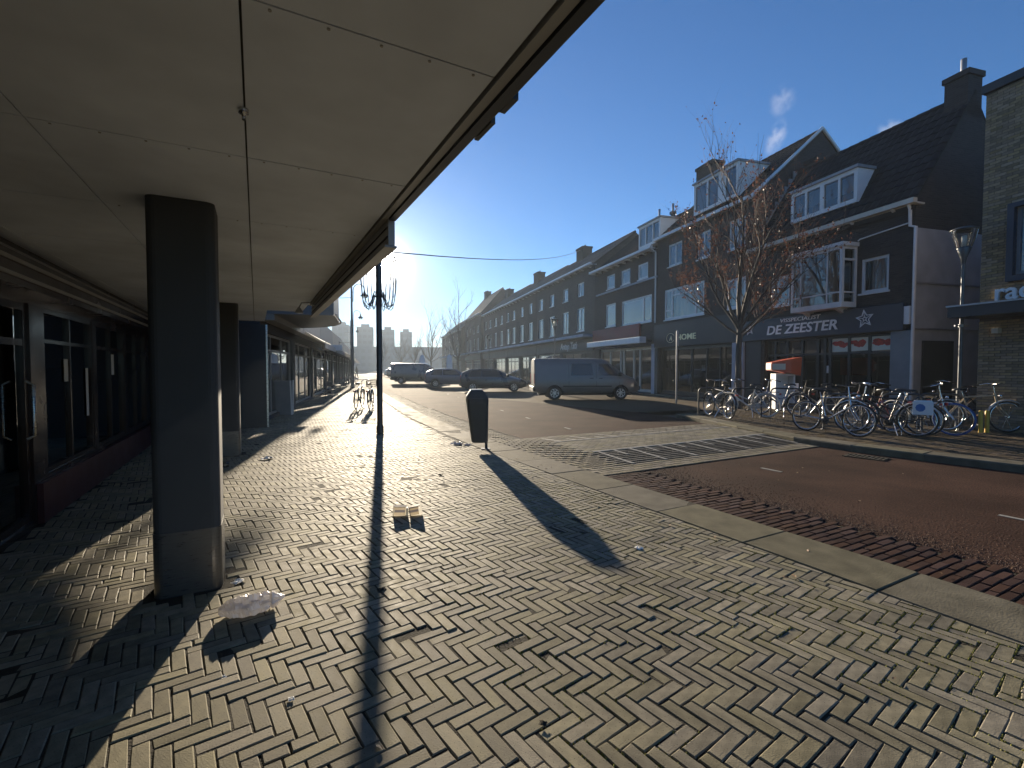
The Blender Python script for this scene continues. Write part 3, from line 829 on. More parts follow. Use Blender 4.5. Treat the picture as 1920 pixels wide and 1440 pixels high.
mb = MB(); mb.box(3.52, CE, -.915, -.868, 2.402, SZ + .45); mb.build('deep_fascia', 'trim_light', LB)
mb = MB(); mb.box(3.52, CE, -.866, -.858, 2.46, 2.468).box(3.52, CE, -.866, -.858, 2.53, 2.535); mb.build('fascia_seam', 'dark_fascia', LB)
mb = MB(); mb.box(3.52, CE, -.93, -.84, 2.385, 2.400); mb.build('fascia_rail', 'trim_grey', LB)
mb = MB(); u_ = 8.2; mb.path([(u_, -.86, 2.5), (u_, -.74, 2.54), (u_ - .05, -.64, 2.52), (u_ - .1, -.60, 2.44)], .010, 6); mb.lathe([(.02, 0), (.06, -.07), (.065, -.085), (.012, -.085)], 10, (u_ - .1, -.60, 2.44)); mb.build('spotlight', 'zinc', LB)
mb = MB(); mb.lathe([(.02, SZ), (.02, SZ - .02), (.008, SZ - .024), (.008, SZ - .045)], 8, (2.35, .03, 0)); mb.build('sprinkler', 'steel', LB)
# upper floors behind
mb = MB(); mb.box(-3.2, 13.6, 2.5, 8, 0, 2.58); mb.box(-3.2, CE, .3, 8, SZ + .41, 7.2); mb.box(CE + .01, 13.6, .6, 8, SZ + .41, 6.6); mb.build('upper_wall', 'brick_grey', LB)
# shopfront
ops = [(5.12, 6.02, .06, 2.1), (6.35, 7.95, .45, 2.1), (8.1, 9.6, .45, 2.1), (9.75, 11.25, .45, 2.1), (11.4, 13.0, .45, 2.1), (1.2, 4.9, .45, 2.1)]
facade(LB, 'shop_brown', -3.2, 13.6, 0, 2.59, 1.85, ops, reveal=.09)
mb = MB(); mb.box(6.06, 13.5, 1.80, 1.848, 0.02, .4); mb.box(-3, 5.08, 1.80, 1.848, 0.02, .4); mb.build('plinth', 'shop_maroon', LB)
mb = MB(); mb.box(-3, 13.5, 1.66, 1.846, 2.16, 2.42); mb.build('shutter_box', 'shop_brown', LB)
mb = MB(); mb.box(-3, 13.5, 1.645, 1.658, 2.22, 2.25); mb.box(-3, 13.5, 1.645, 1.658, 2.34, 2.37); mb.build('shutter_rail', 'trim_grey', LB)
mb = MB(); mb.box(-3, 13.5, 1.75, 1.846, 2.44, 2.49); mb.build('light_trough', 'trim_grey', LB)
for (a, b, c, d) in ops[1:]:
    window(LB, a, b, c, d, 1.86, 'shop_brown', cols=(.5,) if b - a < 2 else (.33, .66), rows=(.8,), fw=.05, pane='glass_shop', sill=False, name='shop_window')
dr = window(LB, 5.12, 6.02, .06, 2.1, 1.87, 'shop_brown', rows=(.82,), fw=.075, pane='glass_shop', sill=False, name='shop_door')
mb = MB(); mb.path([(5.9, 1.85, .85), (5.9, 1.80, .88), (5.9, 1.80, 1.35), (5.9, 1.85, 1.38)], .014, 6); mb.build('handle', 'steel', dr)
mb = MB(); mb.box(-3.1, 13.5, 2.4, 2.45, .02, 2.55)
for (x, h, dd) in ((7.1, 1.2, 2.15), (8.6, 1.5, 2.2), (10.4, 1.3, 2.15), (12.1, 1.6, 2.2)):
    mb.box(x - .35, x + .35, dd, dd + .2, .45, h)
mb.build('interior', 'interior', LB)
for (a, b, c, d) in ((7.0, 7.2, 1.35, 1.6), (7.75, 7.85, .9, 1.5), (8.9, 9.1, 1.4, 1.7)):
    mb = MB(); mb.quad((a, 1.879, c), (b, 1.879, c), (b, 1.879, d), (a, 1.879, d)); mb.build('notice', 'paper', LB, fixn=False)
# pillars
def rrect(a, b, r_, n=5):
    P = []
    for cx, cy_, s0 in ((a - r_, b - r_, 0), (-a + r_, b - r_, 90), (-a + r_, -b + r_, 180), (a - r_, -b + r_, 270)):
        for k in range(n + 1):
            t = R(s0 + 90 * k / n); P.append((cx + r_ * math.cos(t), cy_ + r_ * math.sin(t)))
    return P
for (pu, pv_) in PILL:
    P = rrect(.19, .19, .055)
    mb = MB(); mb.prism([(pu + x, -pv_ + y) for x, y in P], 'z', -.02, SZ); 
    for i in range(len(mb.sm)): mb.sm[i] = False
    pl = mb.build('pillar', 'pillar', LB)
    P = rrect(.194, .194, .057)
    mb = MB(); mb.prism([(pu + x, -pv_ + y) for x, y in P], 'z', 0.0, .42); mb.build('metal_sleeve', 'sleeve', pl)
# end wall of the arcade
mb = MB(); mb.box(13.5, 13.68, -.22, 1.85, 0, 2.59); mb.build('end_wall', 'pillar', LB)
mb = MB(); mb.box(13.49, 13.70, -.262, -.222, 0, 2.59); mb.build('corner_strip', 'steel', LB)
# ------------------------------------------------------------ fish shop
def star_mb(R0, th):
    mb = MB(); out = []; inn = []
    for k in range(10):
        a = math.pi / 2 + k * math.pi / 5 + .12; r_ = R0 if k % 2 == 0 else R0 * .46
        out.append((r_ * math.cos(a), r_ * math.sin(a)))
    for s0, s1 in ((1.0, .82), (.34, .22)):
        for k in range(10):
            a, b = out[k], out[(k + 1) % 10]
            q = [(a[0] * s0, a[1] * s0), (b[0] * s0, b[1] * s0), (b[0] * s1, b[1] * s1), (a[0] * s1, a[1] * s1)]
            mb.prism(q, 'y', -th, 0)
    for k in range(0, 10, 2):
        a = math.atan2(out[k][1], out[k][0]); c, s = math.cos(a), math.sin(a)
        for d in (.38, .52, .64): mb.prism([((d - .04) * R0 * c - .03 * R0 * s, (d - .04) * R0 * s + .03 * R0 * c), ((d + .04) * R0 * c - .03 * R0 * s, (d + .04) * R0 * s + .03 * R0 * c), ((d + .04) * R0 * c + .03 * R0 * s, (d + .04) * R0 * s - .03 * R0 * c), ((d - .04) * R0 * c + .03 * R0 * s, (d - .04) * R0 * s - .03 * R0 * c)], 'y', -th, 0)
    return mb
zo = [(2.55, 4.5, 3.6, 5.4), (4.63, 5.5, 3.88, 4.97), (1.0, 1.9, 3.9, 5.03), (.75, 5.62, .25, 2.58)]
Z, L_, wl = house('fish_shop', 'dark brick fish shop with steep tiled roof, white dormer and white bay window', 16.3, 10.1, 'brick_dark', 6.3, 2.3, 9.75, zo, 'roof_tile', holes=[(1.5, 4.3, 6.9, 8.0)])
gutter(Z, -.02, L_ + .12, -.12, 6.36, 'cream_paint', 1.25)
window(Z, 4.63, 5.5, 3.88, 4.97, .05, fw=.09, curtain=(0, 1))
window(Z, 1.0, 1.9, 3.9, 5.03, .05, fw=.09, curtain=(0, 1))
# bay window
bay = MB(); bx0, bx1, bz0, bz1, by = 2.55, 4.5, 3.55, 5.42, -.62
bay.box(bx0, bx1, by, 0.0, bz0 - .08, bz0).box(bx0 - .06, bx1 + .06, by - .06, 0.0, bz1, bz1 + .12)
for (x, y) in ((bx0, by), (bx1 - .09, by), (bx0, -.09), (bx1 - .09, -.09)): bay.box(x, x + .09, y, y + .09, bz0, bz1)
for z in (bz0, bz1 - .09, bz0 + .38): 
    h = .09 if z != bz0 + .38 else .045
    bay.box(bx0 + .09, bx1 - .09, by, by + .07, z, z + h); bay.box(bx0 + .005, bx0 + .075, by + .09, -.09, z, z + h); bay.box(bx1 - .075, bx1 - .005, by + .09, -.09, z, z + h)
z = bz1 - .45; bay.box(bx1 - .075, bx1 - .005, by + .09, -.09, z, z + .06)
for c in (.2, .72): xc = bx0 + (bx1 - bx0) * c; bay.box(xc - .022, xc + .022, by + .01, by + .06, bz0 + .09, bz1 - .09)
bo = bay.build('bay_window', 'white_paint', Z)
p = MB(); p.quad((bx0 + .05, by + .035, bz0), (bx1 - .05, by + .035, bz0), (bx1 - .05, by + .035, bz1), (bx0 + .05, by + .035, bz1)); p.build('pane', 'glass', bo, fixn=False)
for x in (bx0 + .04, bx1 - .04):
    p = MB(); p.quad((x, by + .05, bz0), (x, -.05, bz0), (x, -.05, bz1), (x, by + .05, bz1)); p.build('pane', 'glass', bo, fixn=False)
c = MB(); c.quad((bx0 + .12, by + .2, bz0), (bx1 - .3, by + .2, bz0), (bx1 - .3, by + .2, bz1 - .1), (bx0 + .12, by + .2, bz1 - .1)); c.build('curtain', 'curtain', bo, fixn=False)
for x in (bx0 + .35, bx1 - .35):
    c = MB(); c.prism([(by + .1, bz0 - .081), (-.001, bz0 - .081), (-.001, bz0 - .3)], 'x', x - .05, x + .05); c.build('bracket', 'white_paint', bo)
dormer(Z, 1.62, 4.22, .28, 6.98, 8.1, 1.5, [(.5, .16), (.25, .08), (.75, .08)], curtain=True)
chimney(Z, 5.58, 6.2, 2.0, 2.6, 9.0, 10.4, 'brick_dark', 1, True)
chimney(Z, .35, .95, 2.3, 2.8, 9.0, 10.1, 'brick_dark', 0)
for i in range(9):
    t0 = .08 + i * .1
    f = MB(); y, z = 2.3 * t0, 6.35 + 3.4 * t0; f.box(-.012, .05, y, y + .24, z + .05, z + .36 + .1); f.build('lead_step', 'lead', Z)
# sign band, letters and stars
mb = MB(); mb.bbox(-.25, L_ - .15, -.16, -.005, 2.62, 3.42, .01); mb.build('sign_band', 'navy', Z)
text_part('lettering', 'DE ZEESTER', .48, 'letter_white', Z, (1.0, -.17, 2.80), .012, .16, .008, width=2.98)
text_part('lettering', 'VISSPECIALIST', .20, 'letter_white', Z, (1.64, -.17, 3.225), .012, .16, 0, width=1.70)
for x, z, r_ in ((.12, 3.08, .25), (4.92, 3.05, .30)):
    star_mb(r_, .02).build('star_emblem', 'letter_white', Z, M=Matrix.Translation((x, -.162, z)))
# shopfront
mb = MB()
for x in (.75, 1.15, 1.72, 2.37, 3.02, 3.3, 3.5, 4.18, 4.86, 5.56): mb.box(x - .045, x + .045, .14, .22, .25, 2.58)
mb.box(.75, 5.62, .141, .219, .25, .34).box(.75, 5.62, .142, .218, 1.96, 2.03).box(.75, 5.62, .141, .219, 2.52, 2.58)
sf = mb.build('shopfront_frame', 'black_paint', Z)
p = MB(); p.quad((.75, .18, .28), (5.6, .18, .28), (5.6, .18, 2.55), (.75, .18, 2.55)); p.build('pane', 'glass_shop', sf, fixn=False)
for (a, b) in ((3.53, 4.14), (4.22, 4.82), (4.90, 5.52)):
    p = MB(); p.quad((a, .172, 2.05), (b, .172, 2.05 + (.02 if a > 4 else 0)), (b, .172, 2.5), (a, .172, 2.5)); po = p.build('poster', 'poster', Z, fixn=False)
    q = MB(); rr_ = random.Random(int(a * 10))
    for k in range(7):
        cx, cz, r0 = a + .08 + (b - a - .16) * rr_.random(), 2.24 + .12 * rr_.random(), .05 + .05 * rr_.random()
        q.add([(cx + r0 * 1.4 * (1 + .3 * rr_.random()) * math.cos(t * .698), .169 - k * .0002, cz + r0 * (.6 + .5 * rr_.random()) * math.sin(t * .698)) for t in range(9)], [tuple(range(9))])
    q.build('print', 'poster_red', po, fixn=False)
for (x, z) in ((3.4, 1.45), (2.1, .8)):
    p = MB(); p.quad((x - .12, .176, z - .13), (x + .12, .176, z - .13), (x + .12, .176, z + .13), (x - .12, .176, z + .13)); p.build('notice', 'paper', Z, fixn=False)
for (a, b) in ((1.2, 1.68), (1.77, 2.33), (2.42, 2.98)):
    p = MB(); p.quad((a, .3, 2.06), (b, .3, 2.06), (b, .3, 2.48), (a, .3, 2.48)); p.build('menu_panel', 'grey_paint', Z, fixn=False)
mb = MB(); mb.box(5.64, L_, -.06, -.004, .1, 2.6); mb.build('pier', 'grey_paint', Z)
mb = MB(); mb.box(-.2, .6, -.03, -.004, 0, 2.6); mb.build('pier', 'dark_fascia', Z)
mb = MB(); mb.box(.62, 5.62, -.02, .12, .0, .24); mb.build('plinth', 'dark_fascia', Z)
mb = MB(); mb.box(L_ - .2, L_ + .0, -.14, -.006, 2.78, 3.3); mb.build('meter_box', 'white_paint', Z)
# painted lower half of the side wall, pipes
mb = MB(); mb.box(L_ + .002, L_ + .03, .0, 3.6, .02, 5.55); pw = mb.build('painted_side', 'plaster', Z)
mb = MB(); mb.box(L_ + .031, L_ + .06, .0, 3.6, 3.95, 4.0).box(L_ + .031, L_ + .06, 0, 3.6, 2.62, 2.66); mb.build('ledge', 'lead', Z)
mb = MB(); mb.box(L_ + .032, L_ + .08, .35, 1.6, .1, 2.3); mb.build('side_door', 'dark_fascia', Z)
mb = MB(); mb.path([(L_ - .08, -.19, 6.25), (L_ - .08, -.1, 6.1), (L_ - .08, -.08, 5.62), (L_ + .07, -.08, 5.55), (L_ + .07, -.08, 4.8), (L_ + .07, -.08, 0.1)], .045, 8); mb.build('drainpipe', 'white_paint', Z)
mb = MB(); mb.path([(L_ - .1, -.05, 5.72), (4.62, -.05, 5.62), (4.55, -.05, 5.58)], .022, 6); mb.build('cable_duct', 'white_paint', Z)

# ------------------------------------------------------------ home store
ho = [(1.03, 2.2, 6.85, 8.0), (3.4, 4.33, 6.72, 7.97), (5.54, 6.5, 6.66, 7.93), (.75, 3.95, 4.07, 5.66), (5.48, 6.58, 4.1, 5.38), (.3, 5.85, .15, 2.6)]
Hm, L_, wl = house('brick_store', 'three-storey brown brick store with gold letters on its sign band, behind the tree', 23.2, 16.3, 'brick_brown', 8.5, 3.55, 11.72, ho, 'roof_tile', nmax=200, holes=[(2.6, 5.8, 8.9, 10.4)])
gutter(Hm, -.05, L_ - .02, -.12, 8.58, 'white_paint', 30)
for o_ in ho[:3]: window(Hm, *o_, .05, fw=.09, cols=(.5,), curtain=None)
window(Hm, *ho[3], .02, fw=.10, cols=(.2, .8), rows=((0, .2, .3), (.2, .8, .78), (.8, 1, .3)), curtain=(.2, .8), pane='glass')
window(Hm, *ho[4], .02, fw=.10, cols=(.5,), curtain=(0, 1))
dormer(Hm, 2.7, 5.7, .3, 9.05, 10.55, .9, [(.33, .10), (.66, .5)], curtain=False)
chimney(Hm, .6, 1.9, 2.0, 2.7, 9.6, 12.4, 'brick_dark', 0)
v = MB(); v.path([(L_ + .02, -.15, 8.5), (L_ + .02, 3.55, 11.8), (L_ + .02, 7.2, 8.5)], .09, 4); v.build('verge_board', 'white_paint', Hm)
mb = MB(); mb.bbox(-.05, L_ - .1, -.12, -.004, 2.62, 3.86, .01); mb.build('sign_band', 'dark_fascia', Hm)
text_part('lettering', 'HOME', .40, 'letter_gold', Hm, (2.02, -.13, 2.93), .015, 0, .006, width=1.5)
mb = MB(); mb.path([(1.50 + .34 * math.cos(k * .26), -.135, 3.07 + .24 * math.sin(k * .26)) for k in range(2, 23)], .014, 5); mb.build('ring_emblem', 'letter_gold', Hm)
text_part('lettering', 'A', .34, 'letter_gold', Hm, (1.40, -.13, 2.94), .012, .2, .004)
mb = MB()
for x in (.33, 1.7, 2.9, 4.0, 4.9, 5.82): mb.box(x - .04, x + .04, .15, .23, .15, 2.6)
mb.box(.3, 5.85, .151, .229, .15, .3).box(.3, 5.85, .151, .229, 2.45, 2.6)
sf = mb.build('shopfront_frame', 'black_paint', Hm)
p = MB(); p.quad((.3, .19, .2), (5.83, .19, .2), (5.83, .19, 2.55), (.3, .19, 2.55)); p.build('pane', 'glass_shop', sf, fixn=False)
for (x, z, a, b) in ((2.2, .9, .06, .3), (3.3, 1.5, .1, .14), (2.6, .6, .1, .1), (5.2, 1.7, .1, .02)):
    p = MB(); p.box(x - a, x + a, .5, .55, z - b, z + b); p.build('display_item', 'cream_paint', Hm)
mb = MB(); mb.box(5.95, 6.6, -.10, -.004, 0.05, 2.6); mb.build('pier', 'plaster', Hm)
mb = MB(); mb.box(-.02, .28, -.10, -.004, 0.05, 2.6); mb.build('pier', 'dark_fascia', Hm)
mb = MB(); mb.bbox(-.2, 6.9, -.7, -.1, -.02, .06, .02); mb.build('doorstep', 'concrete', Hm)

# ------------------------------------------------------------ shop with white awning box
ao = [(1.85, 2.95, 6.75, 7.65), (3.8, 4.9, 6.72, 7.62), (5.8, 6.87, 6.70, 7.58), (1.75, 3.1, 4.25, 5.74), (3.9, 7.3, 4.15, 5.68), (.8, 7.45, .1, 2.75)]
An, L_, wl = house('awning_shop', 'dark brick shop with red panel above a long white awning box', 31.0, 23.2, 'brick_brown', 8.2, 3.3, 11.0, ao, 'roof_tile', nmax=60, holes=[(5.3, 7.7, 8.5, 9.8)])
gutter(An, -.02, L_, -.3, 8.25, 'white_paint', .75, soff=.5)
for o_ in ao[:3]: window(An, *o_, .03, fw=.09, curtain=(0, 1) if o_[0] > 5 else None)
mb = MB(); mb.box(.4, L_ + .05, -.1, -.002, 6.50, 6.60); mb.build('string_course', 'plaster', An)
window(An, *ao[3], .03, fw=.10, pane='glass_wavy')
window(An, *ao[4], .03, fw=.10, cols=(.74,), pane='glass_wavy')
mb = MB(); mb.bbox(.0, 6.2, -.14, -.003, 3.38, 4.12, .01); mb.build('red_panel', 'red_panel', An)
mb = MB(); mb.bbox(.9, 7.7, -1.0, -.6, 2.9, 3.24, .03); aw = mb.build('awning_box', 'white_paint', An)
mb = MB(); mb.box(1.2, 1.26, -.6, -.003, 3.0, 3.12).box(7.3, 7.36, -.6, -.003, 3.0, 3.12); mb.build('awning_arm', 'iron', aw)
dormer(An, 5.35, 7.6, .3, 8.6, 9.9, 1.0, [(.33, .08), (.66, .08)], m='white_paint', curtain=False)
mb = MB()
for x in (.83, 2.2, 3.6, 4.0, 5.2, 5.9, 7.38): mb.box(x - .07, x + .07, .12, .22, .1, 2.75)
mb.box(.8, 7.45, .121, .219, .1, .25).box(.8, 7.45, .121, .219, 2.6, 2.75)
sf = mb.build('shopfront_frame', 'cream_paint', An)
p = MB(); p.quad((.8, .17, .15), (7.42, .17, .15), (7.42, .17, 2.7), (.8, .17, 2.7)); p.build('pane', 'glass', sf, fixn=False)
mb = MB(); mb.box(7.42, 7.78, -.08, -.002, 0, 2.85); mb.build('pier', 'plaster', An)
mb = MB(); mb.path([(7.72, -.06, 8.0), (7.72, -.06, 4.0)], .04, 6); mb.build('drainpipe', 'zinc', An)
chimney(An, 3.0, 3.25, 3.0, 3.3, 10.6, 11.5, 'iron', 1, True); chimney(An, 4.6, 4.8, 3.0, 3.2, 10.6, 11.35, 'iron', 1, True)
mb = MB(); mb.path([(L_ - .05, -.38, 8.1), (L_ - .05, -.06, 7.9), (L_ - .05, -.06, 4.0)], .04, 6); mb.build('drainpipe', 'white_paint', An)

# ------------------------------------------------------------ far row
def row(name, label, r1, r0, m, eave, ry, rz, wins, seed, roofm='roof_tile_old', sign=None, ledge=True, chim=None, curt=.25):
    rr_ = random.Random(seed); ops = []
    for (rc, wd) in wins:
        x = r1 - rc; ops.append((x - wd / 2, x + wd / 2, 6.92, 7.95)); ops.append((x - wd / 2 - .1, x + wd / 2 + .1, 4.3, 6.05))
    L2 = r1 - r0; k = max(1, int(L2 / 5)); sh = []
    for i in range(k): sh.append((L2 * i / k + .4, L2 * (i + 1) / k - .4, .12, 2.7))
    root, L2, wl = house(name, label, r1, r0, m, eave, ry, rz, ops + sh, roofm, nmax=0, tl=.5, tw=.4)
    gutter(root, 0, L2, -.25, eave + .05, 'white_paint', 1.2, soff=.4)
    for o_ in ops: window(root, *o_, .05, fw=.065, cols=() if o_[1] - o_[0] < 1.1 else (.5,), curtain=(0, 1) if rr_.random() < curt else None, sill=rr_.random() < .7)
    for o_ in sh: window(root, *o_, .1, 'cream_paint' if rr_.random() < .5 else 'black_paint', cols=(.33, .62), rows=(.82,), fw=.10, sill=False, name='shop_window')
    if ledge:
        mb = MB(); mb.box(0, L2, -.9, -.002, 3.72, 3.92); mb.build('canopy_ledge', 'plaster', root)
    mb = MB(); mb.box(.05, L2 - .05, -.1, -.003, 2.8, 3.7); mb.build('sign_band', 'dark_fascia', root)
    if sign: text_part('lettering', sign[0], sign[1], 'letter_white', root, (sign[2], -.11, 3.0), .012, .2, .003)
    if chim: chimney(root, r1 - chim - .7, r1 - chim + .7, ry - .5, ry + .4, rz - .6, rz + .9, 'brick_dark', 2)
    return root
row('row_house', 'grey brick terrace above a shop with white lettering, beside the awning shop', 43.5, 31.0, 'brick_grey', 8.95, 3.2, 11.4, [(33.4, 1.15), (36.4, 1.1), (39.5, 1.0), (42.4, 1.0)], 1, sign=('Antep Tatlı', .75, 6.3), chim=39.7)
row('row_house', 'terrace house beyond the grey one, drainpipe at its near corner', 55.0, 43.5, 'brick_brown', 8.95, 3.2, 11.5, [(45.5, .95), (48.5, .95), (51.6, .95), (54, .8)], 2, chim=51.9)
row('row_house', 'last of the terraces under the long ridge, far behind the parked cars', 67.0, 55.0, 'brick_red', 9.0, 3.2, 11.6, [(57, .95), (60, .95), (63, .95), (65.6, .8)], 3, chim=64.6)
row('row_house', 'tall house with red roof beyond the long terrace', 82.0, 69.0, 'brick_red', 9.6, 3.4, 13.5, [(71, .95), (74, .95), (77, .95), (80, .8)], 4, roofm='roof_tile_old', chim=79)
row('row_house', 'farthest house on the right, at the bend of the street', 112.0, 86.0, 'brick_brown', 8.6, 3.4, 11.6, [(90, .95), (95, .95), (100, .95), (106, .8)], 5)

# ------------------------------------------------------------ yellow brick building at the right edge
YB = thing('brick_building', 'yellow brick corner building with letters above a dark awning, at the right edge', 'building', rn(7.65, 13.5), ROT_R)
ops = [(.62, 3.0, 3.55, 5.0), (.98, 3.0, 6.0, 7.4)]
mb = MB(); mb.quad((0, 6, 0), (0, 0, 0), (0, 0, 7.75), (0, 6, 7.75)); mb.quad((0, 0, 7.75), (6, 0, 7.75), (6, 6, 7.75), (0, 6, 7.75)); mb.quad((6, 6, 0), (0, 6, 0), (0, 6, 7.75), (6, 6, 7.75)); mb.quad((6, 0, 0), (6, 6, 0), (6, 6, 7.75), (6, 0, 7.75))
wl = facade(YB, 'mortar', 0, 6, 0, 7.75, 0, ops, extra=mb)
items = []; bw, bh = .21, .062; half = []
protoW = [MB().box(-.1, .1, -.012, .05, -.026, .026)]
def blocked(x, z): return any(o_[0] - .1 < x < o_[1] and o_[2] - .02 < z < o_[3] + .02 for o_ in ops) or (2.55 < z < 2.95) or (x > .95 and z < 2.55)
for i in range(1, 125):
    z = i * bh
    if i % 2 and not blocked(.05, z): half.append(Matrix.Translation((.042, 0, z)))
    for j in range(0, 13):
        x = j * bw + (.105 if i % 2 else 0) + .095
        if not blocked(x, z): items.append(Matrix.Translation((x, rnd.uniform(-.002, .002), z)))
pieces(wl, 'brick', protoW, items, 'brick_yellow', 300, PM=wm(YB))
pieces(wl, 'half_brick', [MB().box(-.047, .047, -.012, .05, -.026, .026)], half, 'brick_yellow', 100, PM=wm(YB))
mb = MB()
for i in range(1, 125):
    for j in range(0, 12):
        mb.cur = rnd.random() + .001; y = .2 + j * bw + (.105 if i % 2 == 0 else 0) - (.0 if i % 2 else .0)
        mb.box(-.012, .03, y - .1, y + .1, i * bh - .026, i * bh + .026)
o = mb.build('side_bricks', 'brick_yellow', wl, fixn=False); o['kind'] = 'stuff'
mb = MB(); mb.box(-.06, 6, -.08, 6, 7.76, 7.95); mb.build('parapet', 'black_paint', YB)
window(YB, *ops[0], .0, 'grey_paint', cols=(.1, .5), fw=.06, sill=False, curtain=(0, 1))
mb = MB(); mb.box(.5, .62, -.12, -.016, 3.4, 5.1).box(.62, 3, -.12, -.016, 5.0, 5.1).box(.62, 3, -.12, -.016, 3.4, 3.52); mb.build('window_surround', 'navy', YB)
window(YB, *ops[1], .02, 'red_panel', cols=(.5,), fw=.08, sill=False)
mb = MB(); mb.box(-.1, 5, -.9, -.003, 2.64, 2.9); mb.build('shop_canopy', 'black_paint', YB)
mb = MB(); mb.box(-.12, 5, -.93, -.9, 2.88, 2.915); mb.build('canopy_edge', 'zinc', YB)
text_part('lettering', 'rad', .52, 'letter_white', YB, (.30, -.09, 3.02), .03, 0, .008)
mb = MB(); mb.box(.9, 1.0, -.03, .06, 0, 2.58); mb.build('shop_frame', 'black_paint', YB)
mb = MB(); mb.box(1.02, 3.0, -.02, -.014, .3, 2.5); mb.build('shop_panel', 'grey_paint', YB)
mb = MB(); mb.bbox(.3, .42, -.14, -.014, 2.28, 2.40, .01); mb.build('wall_lamp', 'cream_paint', YB)
# back of the alley
AB = thing('alley_house', 'dark low house with small windows at the back of the alley', 'building', rn(10.0, 20.5), ROT_R)
facade(AB, 'brick_dark', -1, 6, 0, 5.6, 0, [(.7, 1.3, 3.9, 4.5), (.7, 1.3, 3.0, 3.6)]); window(AB, .7, 1.3, 3.9, 4.5, .03, sill=False); window(AB, .7, 1.3, 3.0, 3.6, .03, sill=False)
mb = MB(); mb.box(-1, 6, .3, 4, 0, 5.6); mb.build('body', 'brick_dark', AB)
# ------------------------------------------------------------ left side beyond the arcade
mat('awning_dark', (0.06, 0.065, 0.075), 0.8, nscale=4, namt=0.2)
mat('awning_grey', (0.20, 0.20, 0.21), 0.8, nscale=4, namt=0.2)
mat('awning_white', (0.5, 0.5, 0.48), 0.8, nscale=4, namt=0.15)
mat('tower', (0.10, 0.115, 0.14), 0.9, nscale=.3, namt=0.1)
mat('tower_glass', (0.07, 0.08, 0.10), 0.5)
def shopbox(name, label, r0, r1, n0, h, m, fas, awn, ext=.7, az=2.75, door=True):
    # faces +NN; local x along RR, y along -NN
    root = thing(name, label, 'shop', rn(r0, n0), math.pi / 2 - AR)
    L2 = r1 - r0; k = max(1, int(L2 / 4)); ops = [(L2 * i / k + .3, L2 * (i + 1) / k - .3, .1, 2.5) for i in range(k)]
    mb = MB(); mb.quad((0, 8, 0), (0, 0, 0), (0, 0, h), (0, 8, h)); mb.quad((L2, 0, 0), (L2, 8, 0), (L2, 8, h), (L2, 0, h)); mb.quad((0, 0, h), (L2, 0, h), (L2, 8, h), (0, 8, h))
    mb.quad((0.02, 2, 0), (L2, 2, 0), (L2, 2, h), (0.02, 2, h))
    facade(root, m, 0, L2, 0, h, 0, ops, extra=mb)
    for o_ in ops: window(root, *o_, .08, 'trim_grey', cols=(.3, .65), rows=(.8,), fw=.07, sill=False, pane='glass_shop', name='shop_window')
    mb = MB(); mb.box(0.02, L2 - .02, -.35, -.003, 2.78, h - .1); mb.build('sign_fascia', fas, root)
    if awn:
        mb = MB(); mb.prism([(-.36, 2.9), (-.36 - ext, az - .25), (-.36 - ext, az - .28), (-.36, 2.86)], 'x', .3, L2 - .3); mb.box(.3, L2 - .3, -.38 - ext, -.36 - ext, az - .48, az - .25); mb.build('awning', awn, root)
    return root
# shop with the rounded canopy
RS = shopbox('round_canopy_shop', 'shop with a big rounded canopy corner just past the arcade', 14.0, 19.4, -2.95, 4.4, 'pillar', 'trim_grey', None)
mb = MB(); n = 14
pts = [(0.0, -1.85)] + [(1.8 + 2.9 * math.sin(t * math.pi / 2 / n), -1.85 * math.cos(t * math.pi / 2 / n)) for t in range(n + 1)] + [(4.7, 1.0), (0, 1.0)]
mb.prism(pts, 'z', 2.95, 4.3); cn = mb.build('round_canopy', 'grey_paint', RS)
pts2 = [(x, y - .05) for x, y in pts[:-2]]
mb = MB(); mb.path([(x, y, 2.97) for x, y in pts2], .03, 5); mb.path([(x, y, 4.28) for x, y in pts2], .03, 5); mb.build('canopy_rim', 'zinc', cn)
LS = [('cafe', 'low cafe front with white awning beyond the rounded canopy', 19.4, 25, -2.95, 4.1, 'pillar', 'trim_grey', 'awning_white'),
      ('bakery', 'low shop with grey awning, fourth front along the left pavement', 25, 32, -2.95, 3.9, 'shop_brown', 'grey_paint', 'awning_grey'),
      ('clothes_shop', 'low shop with dark awning before the standing person', 32, 41, -3.0, 3.9, 'pillar', 'trim_grey', 'awning_dark'),
      ('corner_shop', 'low shop front with pale awning in the haze on the left', 41, 53, -3.1, 3.8, 'brick_grey', 'grey_paint', 'awning_white'),
      ('flower_shop', 'low shop near the far end of the left pavement', 53, 68, -3.4, 3.9, 'brick_brown', 'trim_grey', 'awning_grey'),
      ('end_shop', 'last low shop at the end of the left pavement', 68, 90, -3.9, 4.2, 'brick_grey', 'grey_paint', 'awning_dark')]
for q in LS: shopbox(*q)
mb = MB(); mb.box(.2, .28, -1.9, -.36, 2.45, 2.95)
# light box sign hanging under the canopy
lb = thing('hanging_sign', 'small white sign panel hanging below the awnings on the left', 'sign', rn(24.5, -2.0), math.pi / 2 - AR)
mb = MB(); mb.bbox(-.06, .06, -.45, .45, 2.35, 2.62, .01); mb.build('panel', 'white_paint', lb)
mb = MB(); mb.tube((0, -.3, 2.62), (0, -.3, 2.8), .012).tube((0, .3, 2.62), (0, .3, 2.8), .012); mb.build('hanger', 'iron', lb)

